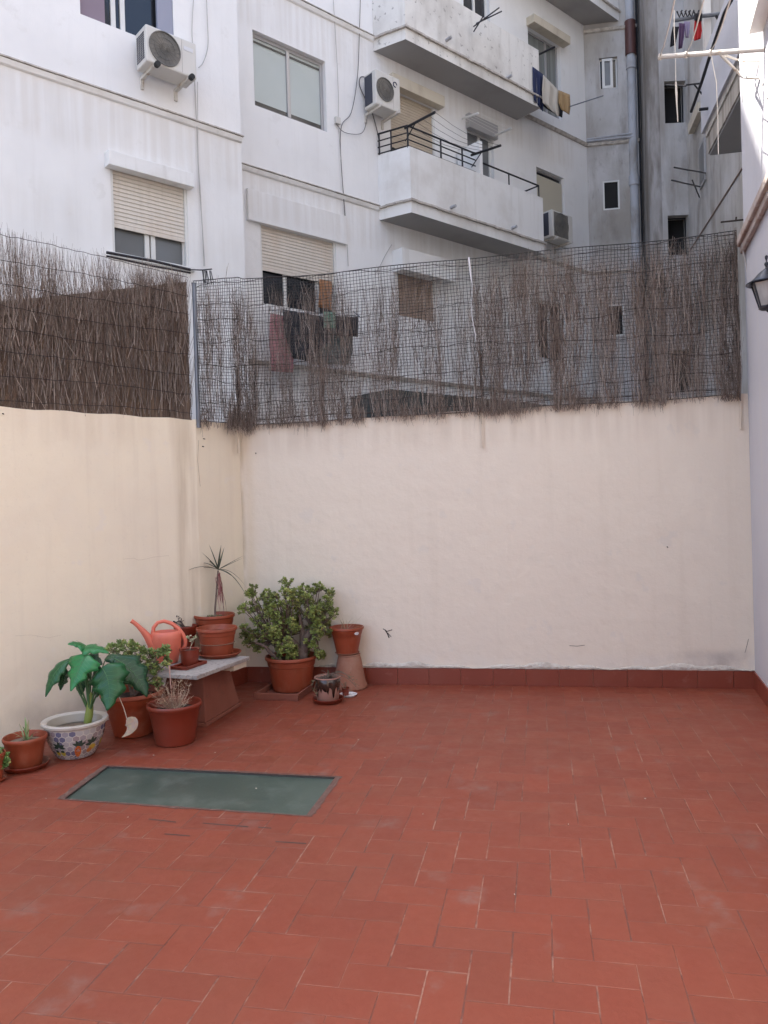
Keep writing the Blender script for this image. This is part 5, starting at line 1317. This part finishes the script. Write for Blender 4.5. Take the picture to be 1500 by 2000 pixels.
for (pp, wd, d0, d1, ci, nm) in LV:
    P_ = [pz(x, y, c, d0+(d1-d0)*i/3) for i, (x, y) in enumerate(pp)]
    n = 20; pts = []
    for i in range(n+1):
        t = i/n; a = (1-t)**3; b_ = 3*t*(1-t)**2; e = 3*t*t*(1-t); f = t**3; pts.append(P_[0]*a+P_[1]*b_+P_[2]*e+P_[3]*f)
    ws = []
    for i in range(n+1):
        t = i/n*(len(wd)-1); j = min(int(t), len(wd)-2); w_ = wd[j]+(wd[j+1]-wd[j])*(t-j)
        lob = 1+.2*math.sin(i*1.05+ci)*(.3 < i/n < .85); lob2 = 1+.2*math.sin(i*1.05+ci+1.5)*(.3 < i/n < .85)
        ws.append((w_/s_*lob*1.35, w_/s_*lob2*1.35))
    nv = Vector(nm).normalized()
    bigleaf(lm, pts, ws, nv, leafcols[ci])
    for i in range(3, 17, 2):
        d_ = (pts[i+1]-pts[i-1]).normalized(); sd_ = d_.cross(nv).normalized()
        for sg, ww_ in ((-1, ws[i][0]), (1, ws[i][1])): vn.tube([pts[i]+nv*.0022, pts[i]+sd_*sg*ww_*.5+d_*ww_*.25+nv*.0026, pts[i]+sd_*sg*ww_*.85+d_*ww_*.45-nv*ww_*.10], [.0011,.0009,.0004], 3, False)
    vn.tube([p+nv*.0025 for p in pts[:-3]], [.0028*(1-.8*i/(n-3)) for i in range(n-2)], 4)
    st.tube(curve(pz(174,1392,c,rp_.uniform(-.02,.03)), P_[0], .03, n=8), [.007-.0004*i for i in range(9)], 6)
lm.build('leaves', M['leaf_big'], root, smooth='all', weld=True, solid=.0016); st.build('leaf_stalk', M['stem_green'], root, smooth=True)
vn.cur = None; vn.build('leaf_veins', mat('pale_leaf_vein', (.07,.19,.07), .5), root)
dl = MB(); q0, q1 = pz(233,1362,c,-.05), pz(248,1404,c,-.10)
dl.tube([q0, q0.lerp(q1,.5)+Vector((.004,0,0)), q1], .0028, 5)
P_ = [q1, pz(264,1412,c,-.11), pz(258,1430,c,-.11), pz(238,1440,c,-.11)]
pts = [P_[0]*(1-t)**3+P_[1]*3*t*(1-t)**2+P_[2]*3*t*t*(1-t)+P_[3]*t**3 for t in [i/12 for i in range(13)]]
dl.cur = (.50,.42,.34,1)
sv = MB(); sv.cur = (.50,.42,.34,1); sv.v, sv.f, sv.c, sv.uv, sv.mi = dl.v, dl.f, [(.45,.37,.29,1)]*len(dl.f), dl.uv, dl.mi
ws = [(x/s_,x/s_) for x in (3,8,12,13,12.5,11.5,10,8,6.5,5,3.5,2,.4)]
bigleaf(sv, pts, ws, Vector((.1,-1,.2)).normalized(), (.40,.32,.24), .1)
sv.build('dried_leaf', M['dry'], root, solid=.001)

# big round jade pot behind
r, c, rb, rt, h, s_ = potted('potted_plant', 'large round terracotta pot with a bushy jade plant behind the dark red pot', 'potted plant', 262, 1442, 37, 61, 84, fill=.84, rim=.035, m='terra')
jade(r, c, c+Vector((0,0,h*.84)), [(222,1268,13),(240,1262,13),(262,1262,14),(275,1275,14),(292,1278,13),(313,1272,11),(325,1268,7),(255,1285,15),(280,1298,15),(300,1300,15),(262,1310,15),(290,1318,15),(310,1318,13),(285,1335,14),(305,1335,12),(268,1335,12),(235,1290,12),(240,1320,12),(322,1300,8)], 11, .029, (.17,.24,.07), .013, .12, .22, forks=[(250,1330),(270,1320),(285,1335)])
# dark red pot with dry shrub
r, c, rb, rt, h, s_ = potted('potted_plant', 'deep red pot with a dried straw coloured shrub in front of the bench', 'potted plant', 343, 1460, 38, 53, 78, fill=.80, m='terra_dark', style='roll', rim=.035)
def dryshrub(r, c, z, box, n, cols, rad=.0016, size=1):
    mb = MB(); b0 = c+Vector((0,0,z))
    for k in range(n):
        x, y = rp_.uniform(box[0], box[1]), rp_.uniform(box[2], box[3]); q = pz(x, y, c, rp_.uniform(-.10,.10)*size)
        cc = rp_.choice(cols); g = rp_.uniform(.7,1.3); mb.cur = (cc[0]*g, cc[1]*g, cc[2]*g, 1)
        b1_ = b0+Vector((rp_.gauss(0,.025),rp_.gauss(0,.025),0))*size
        cv = curve(b1_, q, rp_.uniform(-.02,.03), Vector((rp_.gauss(0,.02),rp_.gauss(0,.02),0))*size, 5); mb.tube(cv, [rad*(1-.12*i) for i in range(6)], 4, False)
        for j in range(7):
            i = rp_.choice((2,3,4,5)); d = Vector((rp_.gauss(0,1),rp_.gauss(0,1),rp_.gauss(.3,.8))).normalized()*rp_.uniform(.01,.03)*size
            mb.tube([cv[i], cv[i]+d*.6, cv[i]+d+Vector((0,0,.004))], [rad*.8,rad*.7,rad*.4], 3, False)
    mb.build('dry_stems', M['dry'], r)
dryshrub(r, c, h*.8, (300,375,1318,1375), 60, [(.50,.36,.24),(.42,.30,.22),(.30,.17,.12),(.52,.42,.30)])
dryshrub(r, c, h*.8, (285,330,1340,1385), 26, [(.30,.17,.12),(.42,.26,.17)])
mb = MB(); mb.cur = (.5,.3,.25,1); mb.tube([pz(334,1345,c), pz(332,1320,c), pz(331,1300,c)], [.004,.003,.006], 5); mb.build('flower_stalk', M['dry'], r)

# ---- things on the slab
# watering can
c, s_ = locate(326, 1299, 22, SH); k = 1/s_; c.z = SH
wc_ = empty('watering_can', c, 'coral pink plastic watering can with a long curved spout and looped handle', 'watering can')
mb = MB(); prof = [(.001,0),(17*k,0),(20*k,1*k),(22*k,4*k),(25*k,18*k),(28*k,36*k),(29*k,50*k),(28.5*k,57*k),(27*k,60*k),(24*k,62.5*k),(22*k,62*k),(20*k,58*k)]
cb_ = c + CR.normalized()*Vector((1,1,0)).x*0
mb.lathe(prof, c, 40, 1.02, .8, 0)
for kk in range(9):
    th = cam_th+.15+(kk-4)*.22; mb.tube([c+Vector(((21+8*t)*k*1.03*math.cos(th), (21+8*t)*k*.81*math.sin(th), (8+44*t)*k)) for t in (.12,.45,.95)], .0016, 4)
body = mb.build('body', M['can'], wc_, smooth=True)
mb = MB(); mb.lathe([(.001,45*k),(19.5*k,46*k),(21*k,58*k),(23*k,61*k)], c, 32, 1, .78); mb.build('inside', M['can_in'], body, smooth=True)
mb = MB(); sp_ = [pz(x,y,c,d) for x,y,d in ((303,1272,0),(296,1256,0),(288,1243,-.01),(279,1232,-.015),(270,1223,-.02),(262,1216,-.02),(257,1213,-.02))]
mb.tube(sp_, [.040,.036,.029,.022,.017,.0155,.0165], 14); mb.tube([sp_[-1], sp_[-1]+(sp_[-1]-sp_[-2]).normalized()*.004], [.0185,.0185], 14)
mb.build('spout', M['can'], wc_, smooth=True)
hp = [pz(x,y,c,d) for x,y,d in ((298,1243,.01),(300,1226,.01),(308,1216,.01),(320,1213,.01),(334,1217,.01),(347,1226,0),(357,1239,-.01),(362,1251,-.01),(362,1260,-.01),(357,1268,-.01),(350,1268,0))]
mb = MB(); mb.tube(hp, [.017,.015,.014,.014,.015,.016,.0165,.016,.014,.013,.013], 12); mb.build('handle', M['can'], wc_, smooth=True)
# tray + seedling pot
ct, st_ = sq_tray(369, 1309, 76, 6, 'dark red rectangular tray at the front of the marble slab', SH, BH, 'terra_dark', dy=.075)
r, c, rb, rt, h, s_ = potted('potted_plant', 'tiny square-sided pot with a pale seedling on the dark red tray', 'potted plant', 371, 1301, 16, 20, 31, SH+.009, m='terra_dark', fill=.85, rim=.004, style='roll')
mb = MB(); mb.cur = (.42,.38,.28,1)
b0 = c+Vector((0,0,h*.85)); t_ = pz(374,1252,c); t2 = pz(381,1246,c); t3 = pz(369,1243,c); mb.tube([b0, pz(373,1262,c), t_], [.003,.0025,.002], 5); mb.tube([pz(373,1262,c), t2], .0018, 4); mb.tube([t_, t3], .0018, 4)
for tp in (t_, t2, t3, pz(378,1250,c), pz(367,1247,c)):
    for j in range(6):
        mb.cur = (.46,.42,.30,1) if j % 2 else (.34,.38,.22,1); jleaf(mb, tp, Vector((rp_.gauss(0,1),rp_.gauss(0,1),rp_.gauss(.5,.5))), .022, .006, .0025)
mb.build('seedling', M['dry'], r)
# pot with dark succulent behind the can
r, c, rb, rt, h, s_ = potted('potted_plant', 'brown pot with a small dark purple succulent behind the watering can', 'potted plant', 364, 1274, 15, 23, 50, SH, m='terra_dark', fill=.9)
mb = MB()
for (x, y) in ((338,1211),(346,1208),(354,1214),(343,1216)):
    tp = pz(x, y, c, rp_.uniform(-.03,.03)); mb.cur = (.10,.07,.06,1); mb.tube([c+Vector((0,0,h*.9)), tp], .004, 5)
    for j in range(9): g = rp_.uniform(.6,1.4); mb.cur = (.06*g,.035*g,.04*g,1); jleaf(mb, tp, Vector((rp_.gauss(0,1),rp_.gauss(0,1),rp_.gauss(.4,.6))), .03, .009, .004)
mb.build('succulent', M['jade'], r, smooth='all')
# dracaena pot (rear) then empty pot (front) with saucer
cD, sD = locate(421, 1268, 28, SH)
r = empty('potted_plant', Vector((cD.x,cD.y,SH)), 'pot with a spiky dracaena on a bare stem at the back corner of the bench', 'potted plant'); cD.z = SH
mb = MB(); mb.lathe(pot_profile(28/sD, 39.5/sD, 64/sD, .03), cD, 48); mb.build('pot', M['terra'], r, smooth=True)
mb = MB(); mb.lathe([(.001,60/sD),(30/sD,57/sD),(36/sD,54/sD)], cD, 30); mb.build('soil', M['soil'], r)
mb = MB()
for k in range(150):
    a = rp_.uniform(0, 6.28); q = rp_.uniform(0, 33)/sD; g = rp_.uniform(.6,1.3); mb.cur = (.16*g,.19*g,.08*g,1)
    jleaf(mb, cD+Vector((q*math.cos(a), q*math.sin(a), 56/sD)), Vector((rp_.gauss(0,1),rp_.gauss(0,1),1.0)), .022, .007, .003)
mb.build('ground_cover', M['jade'], r, smooth='all')
mb = MB(); mb.tube([pz(421,1212,cD), pz(420,1190,cD), pz(422,1165,cD), pz(424,1140,cD), pz(426,1114,cD)], [.009,.008,.008,.008,.007], 8); mb.build('stem', M['bark'], r, smooth=True)
mb = MB(); top = pz(426,1113,cD)
for (x, y, d, sg) in ((408,1063,.05,.01),(432,1064,-.05,0),(438,1069,.1,0),(394,1079,-.1,.01),(381,1100,.1,.05),(357,1120,-.05,.08),(476,1085,.05,.0),(474,1090,-.12,.0),(482,1148,.0,.10),(483,1167,-.15,.12),(430,1072,.15,0),(370,1118,.12,.06),(398,1088,.2,.02),(452,1125,-.2,.02)):
    q = pz(x, y, cD, d); g = rp_.uniform(.7,1.2); mb.cur = (.060*g,.070*g,.045*g,1); blade(mb, curve(top, q, sg, n=12), .0088, fold=.4)
mb.build('leaves', M['dry'], r)
mb = MB()
for k in range(26):
    x = rp_.gauss(430, 5); y = rp_.uniform(1150, 1203); q = pz(x+ (y-1150)*.10, y, cD, rp_.uniform(-.06,.06)); g = rp_.uniform(.7,1.2); mb.cur = (.26*g,.075*g,.085*g,1) if rp_.random() < .75 else (.36*g,.2*g,.17*g,1)
    s0_ = pz(rp_.gauss(427,3), rp_.uniform(1116,1128), cD, rp_.uniform(-.02,.02)); blade(mb, [s0_, s0_.lerp(q,.3)+Vector((rp_.gauss(0,.006),0,0)), s0_.lerp(q,.7)+Vector((rp_.gauss(0,.006),0,0)), q], .0042)
mb.build('dead_leaves', M['dry'], r)
r, c, rb, rt, h, s_ = potted('flower_pot', 'empty terracotta pot standing on a wide saucer at the right end of the slab', 'pot', 425, 1284, 29, 39.5, 54, SH+.008, fill=.45, soil='soil_dry', rim=.03)
saucer(0, 0, 42, 'wide terracotta saucer at the right end of the slab', SH, 'terra', 8, Vector((c.x+.02,c.y-.01,0)), s_)

# ---- large jade tree
r, c, rb, rt, h, s_ = potted('potted_plant', 'large old jade tree with a thick trunk in a terracotta pot on a square tray', 'potted plant', 571, 1354, 37, 51, 66, .012, fill=.86, rim=.034)
sq_tray(556, 1369, 100, 13, 'square clay tray under the large jade tree', 0, 14, 'pedestal')
cl = [(494,1152,12),(488,1160,9),(525,1163,12),(474,1192,11),(499,1188,11),(520,1180,12),(563,1142,13),(560,1160,13),(588,1150,12),(606,1153,11),(624,1150,13),(645,1158,12),(640,1172,12),(600,1170,14),(577,1180,14),(548,1188,14),(530,1198,13),(618,1185,14),(643,1190,13),(652,1202,10),(505,1213,14),(482,1228,12),(478,1240,11),(497,1243,13),(486,1258,11),(503,1268,13),(520,1262,13),(540,1214,14),(562,1205,14),(598,1203,14),(626,1208,13),(640,1218,10),(548,1232,13),(520,1232,14),(580,1228,14),(563,1250,12),(556,1272,12),(575,1268,11),(570,1283,11),(590,1280,10),(545,1283,10),(602,1262,7),(624,1278,8),(628,1284,6),(610,1225,10)]
for _ in range(42):
    t_ = rp_.uniform(0,6.28); q_ = rp_.random()**.5; cl.append((563+80*q_*math.cos(t_), 1212+58*q_*math.sin(t_), 12))
jade(r, c, pz(590,1290,c), cl, 12, .027, (.19,.235,.06), .024, .17, .2, forks=[(560,1240),(590,1235),(612,1228),(535,1250)])
mb = MB(); mb.tube([pz(592,1294,c,-.02), pz(592,1270,c,-.02), pz(598,1245,c,-.02), pz(612,1225,c,-.02), pz(630,1215,c,-.02)], [.046,.040,.034,.026,.015], 12)
mb.tube([pz(588,1275,c,-.02), pz(575,1255,c), pz(555,1240,c), pz(530,1225,c)], [.034,.026,.02,.012], 10); mb.tube([pz(592,1262,c), pz(590,1230,c), pz(585,1200,c)], [.03,.022,.014], 10)
mb.tube([pz(548,1290,c,-.05), pz(528,1275,c,-.08), pz(518,1262,c,-.08), pz(498,1255,c,-.08)], [.022,.018,.014,.01], 8)
mb.build('trunk', M['bark'], r, smooth=True)
# ---- brown dripped pot
r, c, rb, rt, h, s_ = potted('potted_plant', 'small clay pot with dark brown dripping glaze and straggly stems', 'potted plant', 641, 1374, 21, 26, 48, .008, m='glaze_pot', fill=.86, style='roll', rim=.014)
saucer(0, 0, 31, 'small clay saucer under the pot with dripping brown glaze', 0, 'terra_dark', 9, c, s_)
mb = MB(); n = 60; k = 1/s_
for j in range(n):
    t0, t1 = 2*math.pi*j/n, 2*math.pi*(j+1)/n
    def dz(i): i %= n; return (20+4*math.sin(i*.9)+(14*abs(math.sin(i*2.3)) if i % 5 in (0,1) else 0))*k
    def rad(z): return rb+(rt*.95-rb)*z/h + .0018
    for a, b_ in ((0,.5),(.5,1)):
        za0, zb0 = h-.006-dz(j)*a*1.0, h-.006-dz(j)*b_; za1, zb1 = h-.006-dz(j+1)*a, h-.006-dz(j+1)*b_
        q = lambda t, z: c+Vector(((rad(z)+.002*(z>h-.02))*math.cos(t), (rad(z)+.002*(z>h-.02))*math.sin(t), z))
        mb.face([q(t0,za0), q(t1,za1), q(t1,zb1), q(t0,zb0)])
mb.build('glaze_drips', M['glaze'], r, smooth='all', solid=.002, weld=True)
mb = MB()
for k_ in range(26):
    x, y = rp_.uniform(613,668), rp_.uniform(1308,1330); q = pz(x, y, c, rp_.uniform(-.08,.08)); g = rp_.uniform(.6,1.2); mb.cur = (.12*g,.09*g,.07*g,1)
    mb.tube(curve(c+Vector((rp_.gauss(0,.03),rp_.gauss(0,.03),h*.85)), q, .04, n=6), .002, 4, False)
for (x, y) in ((690,1330),(696,1342),(612,1350),(610,1338),(618,1362),(683,1325),(672,1345)):
    q = pz(x, y, c, -.06); mb.cur = (.13,.11,.08,1); mb.tube(curve(c+Vector((0,0,h*.9)), q, .12, n=10), .0022, 4, False)
    for j in range(6): mb.cur = (.14,.13,.07,1); jleaf(mb, q+Vector((rp_.gauss(0,.012),0,rp_.uniform(0,.05))), Vector((rp_.gauss(0,1),rp_.gauss(0,1),.2)), .016, .004, .002)
mb.tube([pz(638,1330,c), pz(642,1320,c), pz(641,1310,c)], [.005,.004,.006], 6)
mb.build('straggly_stems', M['dry'], r)
# ---- pot on flared pedestal
c, s_ = locate(684, 1350, 30); k = 1/s_; zt_ = None
lo, hi = 0, 1.0
for _ in range(40):
    mid = (lo+hi)/2; v = Vector((c.x,c.y,mid))-EYE
    if 1000-FPX*v.dot(CU)/v.dot(_D) > 1277: lo = mid
    else: hi = mid
zt_ = lo
pe = MB(); pe.lathe([(.001,0),(32*k,0),(34*k,2*k),(34*k,6*k),(31.5*k,10*k),(27*k,35*k),(23*k,58*k),(21.5*k,zt_-.012),(22.5*k,zt_-.006),(22*k,zt_),(.001,zt_)], Vector((c.x,c.y,0)), 40)
o = pe.build('pot_stand', M['terra_pale'], smooth=True); props(o, 'flared pale clay stand under the pot near the back wall', 'pot stand')
c2 = Vector((c.x-.015, c.y, zt_)); s2 = s_
saucer(0, 0, 24, 'small saucer on top of the flared clay stand', zt_, 'terra_pale', 4, c2, s2)
r = empty('potted_plant', c2+Vector((0,0,.007)), 'terracotta pot with a few dry grass blades on the flared clay stand', 'potted plant'); c2.z = zt_+.007
hh = 52/s2
mb = MB(); mb.lathe(pot_profile(21/s2, 34/s2, hh, .026), c2, 44); pot = mb.build('pot', M['terra'], r, smooth=True)
mb = MB(); mb.lathe([(.001,hh*.85),(29/s2,hh*.83)], c2, 30); mb.build('soil', M['soil_dry'], r)
mb = MB(); th = math.atan2(-c2.y,-c2.x)+.62; rr = 33.0/s2
mb.face([c2+Vector((rr*math.cos(th+a)*1.0, rr*math.sin(th+a), hh-.045+z)) for a, z in [(.16*math.cos(t), .013*math.sin(t)) for t in [2*math.pi*i/16 for i in range(16)]]]); mb.build('sticker', M['white_plastic'], pot, solid=.003)
mb = MB()
for (x, y) in ((668,1206),(664,1212),(675,1208),(684,1212),(722,1190),(716,1199),(700,1205),(672,1215),(690,1207),(724,1222),(660,1205)):
    q = pz(x, y, c2, rp_.uniform(-.06,.06)); mb.cur = (.30,.23,.14,1); blade(mb, curve(c2+Vector((rp_.gauss(0,.03),rp_.gauss(0,.02),hh*.85)), q, .03, n=7), .0026)
mb.build('dry_grass', M['dry'], r)
# ---- tiny red pot on white saucer
c, s_ = locate(680, 1363, 15)
saucer(0, 0, 18, 'little white plastic saucer beside the clay stand', 0, 'white_plastic', 4, c, s_)
c = c-Vector((.02,0,0)); c.z = .007
r = empty('potted_plant', c, 'tiny red pot with a wisp of a plant on the white saucer', 'potted plant')
mb = MB(); mb.lathe(pot_profile(6/s_, 8/s_, 15/s_, .008), c, 24); mb.build('pot', M['terra_dark'], r, smooth=True)
mb = MB(); mb.lathe([(.001,12/s_),(7/s_,12/s_)], c, 16); mb.build('soil', M['soil'], r)
mb = MB(); mb.cur = (.15,.12,.08,1)
for j in range(5): mb.tube([c+Vector((0,0,12/s_)), c+Vector((rp_.gauss(0,.012),0,.09+rp_.random()*.03))], .0018, 4)
mb.build('wisp', M['dry'], r)
